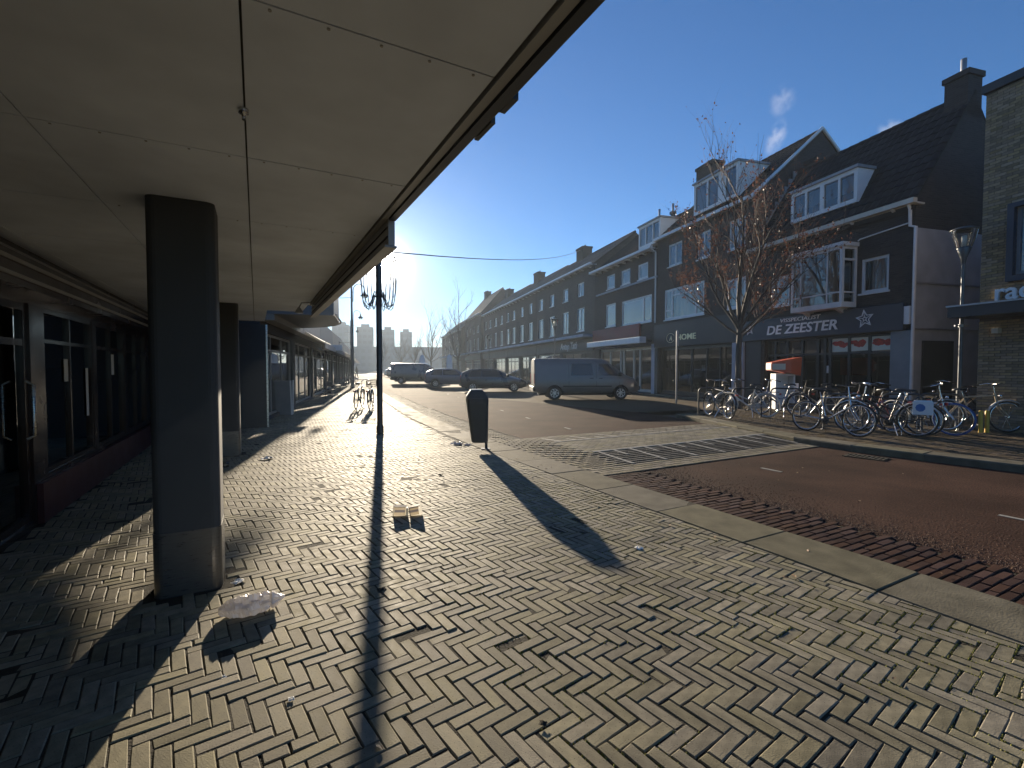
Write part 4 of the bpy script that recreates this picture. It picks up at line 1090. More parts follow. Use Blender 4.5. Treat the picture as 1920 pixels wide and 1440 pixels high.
# ------------------------------------------------------------ far skyline
for i, (x0, x1, y, Y, lab) in enumerate(((627, 656, 611, 230, 'leftmost of the four hazy tower blocks at the end of the street'), (672, 700, 615, 240, 'second hazy tower block from the left, left of the near lamp pole'), (716, 740, 620, 240, 'hazy tower block just right of the near lamp pole'), (751, 772, 624, 245, 'rightmost of the four hazy tower blocks'))):
    a, b = (x0 - 960) / FPX * Y, (x1 - 960) / FPX * Y; h = EYE + (690 - y) / FPX * Y
    t = thing('tower_block', lab, 'tower', ((a + b) / 2, Y, 0), R(14), 'tower blocks at the end of the street')
    mb = MB(); mb.box(-(b - a) / 2, (b - a) / 2, -6, 6, 0, h); wl = mb.build('wall', 'tower', t)
    mb = MB(); mb.box(-(b - a) / 4, (b - a) / 4, -3, 3, h, h + 1.6); mb.build('roof_house', 'tower', t)
    for fl in range(8):
        z = h - 2.6 - fl * 2.8
        if z < 2: break
        for k in range(3):
            xc = (k - 1) * (b - a) / 3.2; mb = MB(); mb.box(xc - .9, xc + .9, -6.05, -6.004, z, z + 1.4); mb.build('window', 'tower_glass', t)
lowb = thing('low_block', 'long hazy low block closing the view at the end of the street', 'building', (-62, 215, 0), R(14))
mb = MB(); mb.box(-25, 30, -5, 5, 0, 11); mb.build('wall', 'tower', lowb)
for fl in range(3):
    for k in range(18):
        mb = MB(); mb.box(-23 + k * 2.9, -21.3 + k * 2.9, -5.05, -5.004, 2.2 + fl * 3, 3.7 + fl * 3); mb.build('window', 'tower_glass', lowb)

# ------------------------------------------------------------ lamp posts
glass_mat('lamp_glass', 1.6, (0.85, 0.85, 0.8), 0.05)
def bowl_lamp(loc, label, h=4.6):
    t = thing('street_lamp', label, 'street lamp', loc, 0, 'bowl lamps along the right side')
    mb = MB(); mb.tube((0, 0, 0), (0, 0, .9), .065, .06, 10).tube((0, 0, .9), (0, 0, h - .78), .042, .034, 10); mb.lathe([(.075, 0), (.075, .06), (.065, .1)], 12); mb.build('post', 'lamp_grey', t)
    mb = MB(); mb.lathe([(.034, h - .8), (.06, h - .66), (.14, h - .44), (.13, h - .42), (0.0, h - .42)], 14); mb.build('head_cone', 'lamp_grey', t)
    mb = MB(); mb.lathe([(.135, h - .42), (.20, h - .22), (.235, h - .04)], 18); mb.build('glass_bowl', 'lamp_glass', t)
    mb = MB(); mb.lathe([(.0, h - .035), (.25, h - .035), (.26, h - .015), (.16, h + .03), (0, h + .045)], 18); mb.build('cap', 'lamp_grey', t)
    mb = MB(); mb.lathe([(.0, h - .40), (.045, h - .40), (.05, h - .16), (0, h - .14)], 10); mb.build('bulb', 'white_paint', t)
    mb = MB()
    for k in range(3): a = k * 2.094 + .4; mb.tube((.12 * math.cos(a), .12 * math.sin(a), h - .42), (.22 * math.cos(a), .22 * math.sin(a), h - .03), .008, None, 5)
    mb.build('strut', 'lamp_grey', t)
    return t
bl = bowl_lamp((10.38, 11.0, KZ), 'slim lamp post with clear bowl behind the parked bicycles')
mb = MB(); mb.lathe([(.06, 2.36), (.06, 2.42)], 10).tube((-.16, 0, 2.39), (.16, 0, 2.39), .02, None, 6); mb.build('clamp', 'zinc', bl)
bowl_lamp((2.72, 30.3, 0), 'lamp post with clear bowl rising behind the silver van')
bowl_lamp((-2.15, 44.5, 0), 'small lamp post with bowl before the far terrace')
bowl_lamp((-7.2, 62.0, 0), 'tiny distant lamp post with bowl left of the terrace', 4.6)
def goose_lamp(loc, label, h=8.0, rad=.085, arms=((6.9, 1.0),), rz=0, sleeve=None, flags=True):
    t = thing('lamp_pole', label, 'street lamp', loc, rz, 'tall gooseneck lamp poles on the left pavement')
    mb = MB(); hs = sleeve or h * .62
    mb.tube((0, 0, 0), (0, 0, hs), rad, rad * .95, 12).tube((0, 0, hs), (0, 0, h), rad * .62, rad * .5, 10).lathe([(rad * 1.25, 0), (rad * 1.25, .12), (rad, .2)], 12); mb.build('pole', 'lamp_grey', t)
    for z, s in arms:
        mb = MB(); P = [(0, -rad, z - .5 * s)] + [(0.0, 0, 0)]
        P = [(.12, 0, z - .9 * s), (.14, 0, z)] + [(.14 + .48 * s * (1 - math.cos(a)), 0, z + .48 * s * math.sin(a)) for a in [k * math.pi / 8 for k in range(1, 8)]] + [(.14 + .98 * s, 0, z - .15 * s)]
        mb.path(P, .028 * s, 6); mb.tube((0, 0, z - .15 * s), (.13, 0, z - .15 * s), .02, None, 6).tube((0, 0, z - .75 * s), (.13, 0, z - .75 * s), .02, None, 6); ar = mb.build('gooseneck', 'lamp_grey', t)
        cx, cz = .14 + .98 * s, z - .15 * s
        mb = MB(); mb.lathe([(.05 * s, cz + .1), (.1 * s, cz - .12 * s), (.34 * s, cz - .32 * s), (.34 * s, cz - .35 * s), (.1 * s, cz - .3 * s)], 14, (cx, 0, 0)); mb.build('shade', 'lamp_grey', ar)
        mb = MB(); mb.lathe([(.2 * s, cz - .33 * s), (.2 * s, cz - .48 * s), (0, cz - .5 * s)], 12, (cx, 0, 0)); mb.build('lamp_glass', 'lamp_glass', ar)
    if flags:
        for z in (h * .83, h * .42): mb = MB(); mb.tube((-1.1, 0, z), (0, 0, z), .02, None, 6); mb.build('banner_arm', 'lamp_grey', t)
    return t
PX = (707.0 - 960) / FPX * 10.7
np_ = goose_lamp((PX, 10.9, 0), 'near lamp pole in front of the sun, wrapped by a basket of light strings', 8.2, .066, ((7.2, 1.0),), R(200), sleeve=8.2, flags=False)
goose_lamp((-12.1, 36.0, 0), 'tall lamp pole with two gooseneck lamps beyond the parked bicycles', 8.2, .13, ((7.35, .95), (5.55, .6)), R(-12))
goose_lamp((-24.0, 71.0, 0), 'distant gooseneck lamp pole in the haze on the left pavement', 8.2, .13, ((7.35, .9),), R(-12))
# basket of light strings around the near pole
bk = thing('light_basket', 'hanging basket of wire light strings around the near lamp pole', 'lights', (PX, 10.9, 0), 0)
for k in range(22):
    a = 2 * math.pi * k / 22; mb = MB(); P = []
    zb = 2.86 + .05 * math.sin(k * 2.3)
    for i in range(15):
        t = i / 14
        if t < .7: q = t / .7; rr_ = .40 - .06 * q ** 3; z = 4.0 - (4.0 - zb - .1) * q
        else: q = (t - .7) / .3; rr_ = .34 - .24 * q; z = zb + .1 - .12 * math.sin(q * math.pi) + .26 * q ** 2
        P.append(((rr_ + rnd.uniform(-.008, .008)) * math.cos(a), (rr_ + rnd.uniform(-.008, .008)) * math.sin(a), z))
    mb.path(P, .008, 4)
    for i in range(1, 14, 1):
        mb.obox(Matrix.Translation(P[i]) @ Matrix.Rotation(rnd.random() * 3, 4, 'X'), .012, .012, .035)
    mb.build('light_string', 'iron', bk)
mb = MB(); mb.path([(.40 * math.cos(k * .3927), .40 * math.sin(k * .3927), 4.0) for k in range(16)], .012, 5, closed=True); mb.path([(.10 * math.cos(k * .7854), .10 * math.sin(k * .7854), 3.13) for k in range(8)], .014, 5, closed=True)
for k in range(4): a = k * math.pi / 2; mb.tube((.06 * math.cos(a), .06 * math.sin(a), 4.0), (.4 * math.cos(a), .4 * math.sin(a), 4.0), .01, None, 5)
mb.build('ring', 'iron', bk)
# span wire across the street
sw = MB(); A0 = uv(5.7, 1.5, 3.75); B0 = rn(33.0, 17.9, 11.5)
A0 = uv(8.0, .93, 3.42); B0 = rn(39.7, 17.8, 12.1)
sw.path([A0.lerp(B0, i / 16) - Vector((0, 0, .5 * 4 * (i / 16) * (1 - i / 16))) for i in range(17)], .012, 4)
tag(sw.build('span_wire', 'iron'), 'thin dark wire spanning the street high in the sky', 'wire')

# ------------------------------------------------------------ waste bin
mat('bin_paint', (0.03, 0.037, 0.04), 0.42, spec=0.4, nscale=5, namt=0.15, bscale=120, bamt=0.08)
BN = thing('waste_bin', 'dark grey tapered litter bin standing at the kerb band', 'bin', (-.62, 8.72, 0), R(8))
def ring(w0, d0, z, ch): return [Vector(q + (z,)) for q in rrect(w0 / 2, d0 / 2, ch, 2)]
secs = [(.27, .25, .14, .05), (.30, .27, .16, .06), (.41, .36, .93, .06), (.38, .33, .99, .06), (.24, .24, 1.09, .04), (.22, .2, 1.10, .04)]
mb = MB(); vs = []; nn = None
for w_, d_, z, ch in secs:
    q = ring(w_, d_, z, ch); nn = len(q)
    vs += [(p.x + (z - .5) * -.06, p.y, p.z) for p in q]
fs = [tuple(range(nn - 1, -1, -1)), tuple(range((len(secs) - 1) * nn, len(secs) * nn))]
for i in range(len(secs) - 1):
    for k in range(nn): fs.append((i * nn + k, i * nn + (k + 1) % nn, (i + 1) * nn + (k + 1) % nn, (i + 1) * nn + k))
mb.add(vs, fs); mb.build('body', 'bin_paint', BN)
mb = MB(); mb.box(-.16, .08, -.205, -.185, .86, .95); mb.build('opening_flap', 'iron', BN)
mb = MB(); mb.box(.12, .17, .0, .05, -.02, 1.0); mb.box(.05, .22, -.05, .1, -.005, .012); mb.build('post', 'iron', BN)
mb = MB(); mb.box(-.15, .07, -.10, .10, 1.101, 1.112); mb.build('lid_plate', 'zinc', BN)

# ------------------------------------------------------------ litter
translucent_mat('bag_plastic', (0.78, 0.75, 0.73), .45, .4, .10)
from mathutils import noise as MN
bag = MB(); nu, nv = 40, 18; vs = []
for i in range(nu + 1):
    t = i / nu; x = (t - .5) * .36
    prof = max(.02, math.sin(math.pi * min(1, t * 1.05 + .03)) ** .55) if t < .8 else max(.02, .75 * (1 - (t - .8) / .2) ** 1.3 + .1)
    for j in range(nv):
        a = 2 * math.pi * j / nv
        cr_ = 1 + .22 * math.sin(7 * a + 9 * t) * math.sin(13 * t + 2 * a) + .30 * MN.noise(Vector((x * 16, math.cos(a) * 2.2, math.sin(a) * 2.2)))
        cr_ += .34 * abs(MN.noise(Vector((x * 40, math.cos(a) * 5, math.sin(a) * 5 + 3))))
        y = .075 * prof * cr_ * math.cos(a); z = .055 * prof * cr_ * math.sin(a) + .05 + .03 * max(0, t - .6)
        vs.append((x, y, max(z, .004 + .002 * (j % 2))))
fs = [(i * nv + j, i * nv + (j + 1) % nv, (i + 1) * nv + (j + 1) % nv, (i + 1) * nv + j) for i in range(nu) for j in range(nv)] + [tuple(range(nv - 1, -1, -1)), tuple(range(nu * nv, nu * nv + nv))]
bag.add(vs, fs, False)
o = bag.build('plastic_bag', 'bag_plastic'); o.location = (-1.60, 2.88, -0.006); o.rotation_euler = (0, 0, R(28))
tag(o, 'crumpled white plastic bag lying on the pavement beside the near pillar', 'bag')
# open takeaway box
translucent_mat('box_card', (0.80, 0.77, 0.68), .45)
translucent_mat('box_brown', (0.44, 0.365, 0.26), .32)
translucent_mat('box_grey', (0.16, 0.145, 0.15), .3)
TB = thing('takeaway_box', 'open clamshell takeaway box lying on the herringbone paving', 'food box', (-1.06, 4.74, 0), R(4))
def half(rot, x0, nm, tilt):
    a, b, h = .066, .055, .05; a2, b2 = .052, .042
    out = [(-a, h, -b), (a, h, -b), (a, h, b), (-a, h, b)]; inn = [(-a2, 0, -b2), (a2, 0, -b2), (a2, 0, b2), (-a2, 0, b2)]
    mb = MB(); mb.add(inn + out, [(0, 4, 5, 1), (1, 5, 6, 2), (2, 6, 7, 3), (3, 7, 4, 0)])
    M = Matrix.Translation((x0, 0, .058)) @ Matrix.Rotation(rot, 4, 'Z') @ Matrix.Rotation(tilt, 4, 'Y') @ Matrix.Rotation(R(-8), 4, 'X')
    h_ = mb.build(nm, 'box_card', TB, M=M, fixn=False)
    for z0, z1, m_, n_ in ((-b2, -.012, 'box_brown', 'tan_print'), (-.012, .012, 'box_grey', 'grey_stripe'), (.012, b2, 'box_brown', 'tan_print')):
        q = MB(); q.quad((-a2, 0, z0), (a2, 0, z0), (a2, 0, z1), (-a2, 0, z1)); q.build(n_, m_, h_, fixn=False)
half(R(10), -.070, 'box_half', R(4)); half(R(-16), .070, 'lid_half', R(-14))
mb = MB(); mb.box(-.008, .008, -.004, .03, .005, .09); mb.build('hinge', 'box_card', TB)
# plastic scraps by the bin, cup at the pillar
def scrap(name, loc, s, lab, cat, m='bag_plastic', seed=1, group=None):
    r2 = random.Random(seed); mb = MB(); n = 7; vs = []
    for i in range(n):
        for j in range(n):
            vs.append(((i / (n - 1) - .5) * s * (1 + .3 * r2.random()), (j / (n - 1) - .5) * s * .8 * (1 + .3 * r2.random()), abs(r2.gauss(.02, .02)) * s * 4 * math.sin(math.pi * (i + .5) / n) + .003))
    fs = [(i * n + j, (i + 1) * n + j, (i + 1) * n + j + 1, i * n + j + 1) for i in range(n - 1) for j in range(n - 1)]
    mb.add(vs, fs); o = mb.build(name, m); o.location = loc; o.rotation_euler = (0, 0, r2.random() * 6); return tag(o, lab, cat, group)
scrap('plastic_wrapper', (-1.08, 9.35, .0), .22, 'crumpled clear wrapper lying just left of the litter bin', 'litter', seed=3)
scrap('plastic_wrapper', (-.88, 9.2, .0), .14, 'smaller scrap of wrapper touching the foot of the litter bin', 'litter', seed=4)
scrap('paper_scrap', (-4.05, 7.8, 0), .16, 'pale paper scrap on the pavement beyond the second pillar', 'litter', 'paper', 5)
scrap('paper_scrap', (-1.40, 2.25, 0), .03, 'tiny white paper crumb below the plastic bag', 'litter', 'paper', 6)
scrap('paper_scrap', (-1.0, 2.1, 0), .028, 'tiny white paper crumb left of the pole shadow', 'litter', 'paper', 7)
scrap('paper_scrap', (-1.92, 3.28, 0), .07, 'white paper shred at the foot of the near pillar', 'litter', 'paper', 8)
scrap('dark_leaf_clump', (-.88, 3.16, 0), .05, 'dark wilted clump on the pavement in front of the takeaway box', 'litter', 'dirt', 9)
scrap('dark_leaf_clump', (-1.0, 6.6, 0), .07, 'small black clump between takeaway box and litter bin', 'litter', 'dirt', 10)
scrap('pebble', (.13, 1.95, 0), .03, 'dark crumpled scrap in the middle foreground', 'litter', 'dirt', 11)
scrap('paper_scrap', (1.05, 3.9, 0), .06, 'pale crumpled scrap on uneven bricks near the kerb band', 'litter', 'paper', 12)
cp = MB(); cp.lathe([(.0, .002), (.028, .002), (.04, .10), (.038, .10), (.026, .006)], 14, M=Matrix.Rotation(R(86), 4, 'Y')); o = cp.build('plastic_cup', 'lamp_glass'); o.location = (-4.35, 7.05, .04); o.rotation_euler = (0, 0, R(40)); tag(o, 'clear plastic cup lying beside the second pillar', 'cup')
# fallen leaves
mat('leaf', (0.20, 0.12, 0.055), 0.6, nscale=5, namt=0.4, vary=0.5)
lv = MB()
def leaf_pts(c, s, rot, tilt):
    M = Matrix.Translation(c) @ Matrix.Rotation(rot, 4, 'Z') @ Matrix.Rotation(tilt, 4, 'X')
    return [M @ Vector(p) for p in ((-s, 0, 0), (-.3 * s, -.42 * s, .12 * s), (.5 * s, -.32 * s, .2 * s), (s, 0, .05 * s), (.5 * s, .34 * s, .2 * s), (-.3 * s, .42 * s, .1 * s))]
for k in range(300):
    if k < 70: p = uv(rnd.uniform(.5, 9), rnd.uniform(2.3, 4.9))
    elif k < 90: p = uv(rnd.uniform(.5, 12), rnd.uniform(-1.5, 3.5))
    elif k < 130: p = uv(rnd.uniform(0, 8), rnd.uniform(5, 9.5), -.015)
    else:
        p = rn(rnd.uniform(5, 14), rnd.uniform(9.8, 14.5), KZ)
    lv.cur = rnd.random() + .001
    lv.add(leaf_pts(p + Vector((0, 0, .008)), rnd.uniform(.012, .03), rnd.random() * 6.3, rnd.gauss(0, .25)), [(0, 1, 2, 3, 4, 5)])
o = lv.build('fallen_leaves', 'leaf', fixn=False); tag(o, 'scattered small brown leaves on pavements and road', 'leaves', kind='stuff')
# moss growing in the joints of the right part of the pavement
mat('moss', (0.15, 0.15, 0.025), 0.95, nscale=40, namt=0.4)
ms = MB()
for k in range(46000):
    q = rnd.random(); vv = 3.62 - 2.6 * q * q; uu_ = rnd.uniform(.2, 6.5)
    i_ = round(uu_ / WB); j_ = round(vv / WB)
    if MN.noise(Vector((uu_ * .8, vv * .8, 2))) + .6 * MN.noise(Vector((uu_ * 5, vv * 5, 7))) < .0: continue
    la, lb = uu_ * CD - vv * SD, uu_ * SD + vv * CD
    if rnd.random() < .5:
        i_ = round(la / WB); la = i_ * WB
        if (i_ - 1 + math.floor(lb / WB)) % 6 in (0, 1): continue
    else:
        j_ = round(lb / WB); lb = j_ * WB
        if (math.floor(la / WB) + j_ - 1) % 6 in (3, 4): continue
    c_, d_ = la * CD + lb * SD, -la * SD + lb * CD
    if d_ > 3.63: continue
    p = uv(c_, d_); p.z = und(p.x, p.y) - .006
    s = rnd.uniform(.004, .009); rt = rnd.random() * 6
    ms.add([p + Vector((s * math.cos(rt + t * 2.1), s * math.sin(rt + t * 2.1), 0)) for t in range(3)] + [p + Vector((0, 0, rnd.uniform(.005, .0125)))], [(0, 1, 3), (1, 2, 3), (2, 0, 3)])
o = ms.build('moss', 'moss', fixn=False); tag(o, 'yellow-green moss growing in the paving joints near the kerb band', 'moss', kind='stuff')
# ------------------------------------------------------------ bicycles
for nm, c, r_, mt_ in (('bike_black', (.02, .02, .022), .3, 0), ('bike_white', (.62, .61, .58), .3, 0), ('bike_blue', (.03, .06, .16), .3, 0), ('bike_tan', (.45, .36, .24), .3, 0), ('bike_red', (.22, .03, .025), .3, 0), ('bike_silver', (.6, .6, .6), .25, .8), ('bike_teal', (.03, .22, .28), .3, 0), ('tyre', (.018, .018, .018), .8, 0), ('tyre_pale', (.55, .52, .46), .7, 0), ('tyre_blue', (.04, .10, .30), .7, 0), ('chrome', (.75, .75, .74), .15, 1.0), ('saddle', (.02, .02, .02), .45, 0), ('yellow_paint', (.65, .40, .04), .5, 0), ('lens_red', (.4, .02, .02), .3, 0)):
    mat(nm, c, r_, mt_, nscale=10, namt=.1, coat=.4 if nm.startswith('bike') and mt_ == 0 else 0)
def wheel(parent, x, tyre, fender=None, fend_arc=(20, 200)):
    R0 = .345; z = R0
    mb = MB(); mb.path([(x + (R0 - .018) * math.cos(k * math.pi / 16), 0, z + (R0 - .018) * math.sin(k * math.pi / 16)) for k in range(32)], .018, 6, closed=True)
    t = mb.build('wheel', tyre, parent)
    mb = MB(); mb.path([(x + (R0 - .042) * math.cos(k * math.pi / 14), 0, z + (R0 - .042) * math.sin(k * math.pi / 14)) for k in range(28)], .011, 5, closed=True); mb.build('rim', 'chrome', t)
    mb = MB()
    for k in range(20):
        a = k * math.pi / 10; b = a + (.5 if k % 2 else -.5); sd = .025 if k % 4 < 2 else -.025
        mb.tube((x + .02 * math.cos(b), sd, z + .02 * math.sin(b)), (x + (R0 - .045) * math.cos(a), 0, z + (R0 - .045) * math.sin(a)), .0016, None, 3, False)
    mb.tube((x, -.05, z), (x, .05, z), .02, None, 8); mb.build('spokes', 'chrome', t)
    if fender:
        mb = MB(); P = []; n = 14
        for i in range(n + 1):
            a = R(fend_arc[0] + (fend_arc[1] - fend_arc[0]) * i / n); P.append((math.cos(a), math.sin(a)))
        vs = []
        for c, s in P:
            for (dy, dr) in ((-.03, .012), (-.018, .03), (.018, .03), (.03, .012)): vs.append((x + (R0 + dr) * c, dy, z + (R0 + dr) * s))
        fs = [(i * 4 + j, (i + 1) * 4 + j, (i + 1) * 4 + j + 1, i * 4 + j + 1) for i in range(n) for j in range(3)]
        mb.add(vs, fs, True); mb.build('mudguard', fender, t)
def bike(label, front, heading, m='bike_black', tyre='tyre', fender='bike_black', step=False, carrier=True, bars='chrome', lean=0, bag=None, basket=False, z0=KZ, bar='city', group='bicycles parked at the racks', steer=0, lock=False, case=False):
    """front = world xy of the front wheel's contact point; heading in degrees of the way it points"""
    h = R(heading); root = thing('bicycle', label, 'bicycle', (front[0] - 1.1 * math.cos(h), front[1] - 1.1 * math.sin(h), z0), h, group)
    root.rotation_euler = (R(lean), 0, h)
    wheel(root, 0, tyre, fender, (0, 190)); 
    # frame
    bb = (.45, 0, .29); rear = (0, 0, .345); head0 = (.93, 0, .62); head1 = (.88, 0, .86); seat = (.30, 0, .80)
    mb = MB(); T = lambda a, b, r_=.016: mb.tube(a, b, r_, None, 7)
    T(bb, seat, .016); T(head0, head1, .021)
    if step: T(bb, head0, .022); mb.path([(.36, 0, .58), (.5, 0, .50), (.75, 0, .60), (.90, 0, .76)], .017, 7)
    else: T(bb, head0, .018); T((.31, 0, .76), (.89, 0, .81), .016)
    for s in (-.05, .05):
        T((rear[0], s, rear[2]), (bb[0] - .02, s * .6, bb[2]), .010); T((rear[0], s, rear[2]), (seat[0] + .01, s * .4, .72), .009)
    mb.build('frame', m, root)
    fk = MB()
    for s in (-.05, .05): fk.path([(.935, s, .60), (1.0, s, .48), (1.10, s, .345)], .011, 6)
    fk.tube((.935, -.06, .60), (.935, .06, .60), .014, None, 6); fk.build('fork', 'chrome' if m == 'bike_silver' else m, root)
    wheel(root, 1.1, tyre, fender if fender else None, (20, 165))
    hb = MB()
    hb.tube(head1, (.855, 0, 1.03), .012, None, 7)
    if bar == 'city': P = [(.66, -.29, 1.02), (.78, -.29, 1.05), (.88, -.22, 1.08), (.90, -.06, 1.06), (.90, .06, 1.06), (.88, .22, 1.08), (.78, .29, 1.05), (.66, .29, 1.02)]
    else: P = [(.80, -.31, 1.04), (.84, -.18, 1.04), (.86, 0, 1.03), (.84, .18, 1.04), (.80, .31, 1.04)]
    hb.path(P, .011, 7); hbo = hb.build('handlebar', bars, root)
    for s in (-1, 1):
        g_ = MB(); a = Vector(P[0] if s < 0 else P[-1]); b = Vector(P[1] if s < 0 else P[-2]); g_.tube(a - (b - a).normalized() * .01, a + (b - a).normalized() * .11, .016, None, 7); g_.build('grip', 'saddle', hbo)
    sd = MB(); sd.tube(seat, (.27, 0, .90), .013, None, 7)
    sv = []; fs = []
    prof = [(-.02, .045, 0), (.02, .085, .02), (.08, .095, .025), (.15, .07, .02), (.22, .035, .012), (.28, .025, 0), (.295, .012, -.02)]
    for x, w_, z in prof:
        for y, dz in ((-1, -.03), (-.7, .005), (0, .012), (.7, .005), (1, -.03)): sv.append((.13 + x, y * w_, .93 + z + dz))
    for i in range(len(prof) - 1):
        for j in range(4): fs.append((i * 5 + j, i * 5 + j + 1, (i + 1) * 5 + j + 1, (i + 1) * 5 + j))
    fs += [(0, 1, 2, 3, 4)]; n_ = len(sv); fs += [tuple((len(prof) - 1) * 5 + j for j in (4, 3, 2, 1, 0))]
    for i in range(len(prof) - 1): fs.append((i * 5 + 4, i * 5, (i + 1) * 5, (i + 1) * 5 + 4))
    sd2 = MB(); sd2.add(sv, fs, True); so_ = sd2.build('saddle', 'saddle', root); sd.build('seat_post', 'chrome', so_)
    ck = MB(); ck.tube((.45, -.07, .29), (.45, .07, .29), .018, None, 7); ck.tube((.45, -.07, .29), (.55, -.075, .16), .009, None, 6); ck.tube((.45, .07, .29), (.35, .075, .42), .009, None, 6)
    ck.box(.50, .60, -.16, -.08, .15, .17).box(.30, .40, .08, .16, .41, .43)
    cko = ck.build('crank', 'iron', root)
    if case:
        cc = MB(); cc.prism([(-.04, .30), (.0, .41), (.44, .38), (.53, .32), (.53, .24), (.44, .20), (.0, .27)], 'y', -.062, -.035); cc.build('chain_case', fender or 'bike_black', root)
    else:
        cc = MB(); cc.lathe([(.02, 0), (.09, 0), (.09, .006), (.02, .006)], 16, (.45, -.045, .29), Matrix.Rotation(math.pi / 2, 4, 'X')); cc.tube((0, -.04, .385), (.45, -.04, .38), .004, None, 4); cc.tube((0, -.04, .31), (.45, -.04, .20), .004, None, 4); cc.build('chain', 'iron', root)
    ks = MB(); ks.tube((.38, .04, .28), (.30, .24, .01), .009, None, 6); ks.build('kickstand', 'chrome', root)
    if carrier:
        ca = MB()
        for s in (-.06, .06): ca.tube((-.32, s, .735), (.22, s, .735), .007, None, 5); ca.tube((0, s * 1.1, .36), (-.08, s, .735), .006, None, 5)
        for x in (-.32, -.2, -.08, .06): ca.tube((x, -.06, .735), (x, .06, .735), .006, None, 5)
        ca.build('carrier', 'iron' if m != 'bike_white' else 'chrome', root)
        rl = MB(); rl.box(-.37, -.33, -.04, .04, .66, .71); rl.build('rear_light', 'lens_red', root)
    hl = MB(); hl.lathe([(.0, .0), (.03, .0), (.035, .04), (.03, .055), (0, .06)], 10, (.96, 0, .80), Matrix.Rotation(math.pi / 2, 4, 'Y')); hl.build('headlight', 'chrome', root)
    if bag:
        b = MB()
        for s in (-1, 1): b.bbox(-.24, .08, min(s * .07, s * .17), max(s * .07, s * .17), .46, .74, .02)
        b.box(-.22, .06, -.07, .07, .742, .755); bo_ = b.build('pannier_bag', 'white_paint', root)
        for s in (-1, 1):
            b = MB(); y = s * .1715; b.add([(-.04 + .08 * math.cos(t * .7), y, .60 + .08 * math.sin(t * .7)) for t in range(9)], [tuple(range(9))])
            b.build('bag_print', 'bag_blue', bo_, fixn=False)
    if basket:
        b = MB(); x0, x1 = 1.0, 1.30
        for z in (.80, .88, .96, 1.03): b.path([(x0, -.18, z), (x1, -.18, z), (x1, .18, z), (x0, .18, z)], .006, 4, closed=True)
        for k in range(7): y = -.18 + .06 * k; b.tube((x0, y, .80), (x0, y, 1.03), .004, None, 4).tube((x1, y, .80), (x1, y, 1.03), .004, None, 4).tube((x0, y, .80), (x1, y, .80), .004, None, 4)
        for k in range(1, 5): x = x0 + .06 * k; b.tube((x, -.18, .80), (x, -.18, 1.03), .004, None, 4).tube((x, .18, .80), (x, .18, 1.03), .004, None, 4)
        b.build('basket', 'iron', root)
    return root
mat('bag_blue', (.05, .16, .4), .6)
def gp(x, y, z=KZ):
    b = -(y - 720) / FPX; c, s = math.cos(PITCH), math.sin(PITCH); rx, ry, rz_ = (x - 960) / FPX, c + b * s, -s + b * c
    t = (z - EYE) / rz_; return (rx * t, ry * t)
bike('black bicycle at the left end of the row, seen nearly from behind', gp(1328, 779), 95, 'bike_black', 'tyre', 'bike_black', lean=3)
bike('white bicycle with white mudguards, second from the left end', gp(1362, 778), 138, 'bike_white', 'tyre_pale', 'bike_white', step=True, lean=-4, case=True)
bike('dark blue bicycle parked in front of the orange-topped box', gp(1424, 777), 127, 'bike_blue', 'tyre', 'bike_black', step=True, lean=3, case=True)
bike('tan bicycle with pale tyres right of the orange-topped box', gp(1497, 774), 122, 'bike_tan', 'tyre_pale', None, lean=-3, bar='flat')
bike('dark red bicycle behind the foremost one, between the rack hoops', gp(1590, 800), 100, 'bike_red', 'tyre', 'bike_white', step=True, lean=3, case=True)
bike('foremost silver bicycle, its front wheel turned to the road', gp(1608, 820), -66, 'bike_silver', 'tyre', None, lean=-4, bar='flat', carrier=False)
bike('black city bicycle with white and blue pannier bag', (7.46, 10.4), 140, 'bike_black', 'tyre', 'bike_white', lean=4, bag=True)
bike('black bicycle just right of the pannier bag bicycle', (7.95, 10.75), 125, 'bike_black', 'tyre', 'bike_black', step=True, lean=-3)
bike('silver bicycle with blue tyres pointing at the road', gp(1788, 817), -52, 'bike_silver', 'tyre_blue', None, lean=3, step=True)
bike('cream bicycle with chrome bars over the yellow posts', gp(1888, 811), -14, 'bike_tan', 'tyre', 'bike_white', lean=-3)
bike('teal bicycle with wire basket at the right edge', gp(1898, 800), 152, 'bike_teal', 'tyre', 'bike_teal', step=True, basket=True, lean=2)
bike('black bicycle standing behind the cream one near the lamp post', gp(1740, 790), 160, 'bike_black', 'tyre_pale', 'bike_black', lean=2)
bike('bicycle left of two by the near lamp pole, seen from behind', (-5.75, 18.2), 96, 'bike_black', 'tyre', 'bike_black', z0=0, group='bicycles by the near lamp pole', lean=2)
bike('bicycle right of two by the near lamp pole, half hidden by it', (-5.28, 18.0), 100, 'bike_black', 'tyre', 'bike_black', z0=0, group='bicycles by the near lamp pole', lean=-3, step=True, basket=True)
bike('bicycle standing far down the left pavement near the second pole', (-13.4, 40.5), 60, 'bike_black', 'tyre', 'bike_black', z0=0, group='bicycles far along the left pavement')
bike('bicycle leaning far down the left pavement past the tall pole', (-14.6, 44.0), 80, 'bike_black', 'tyre', 'bike_black', z0=0, group='bicycles far along the left pavement')

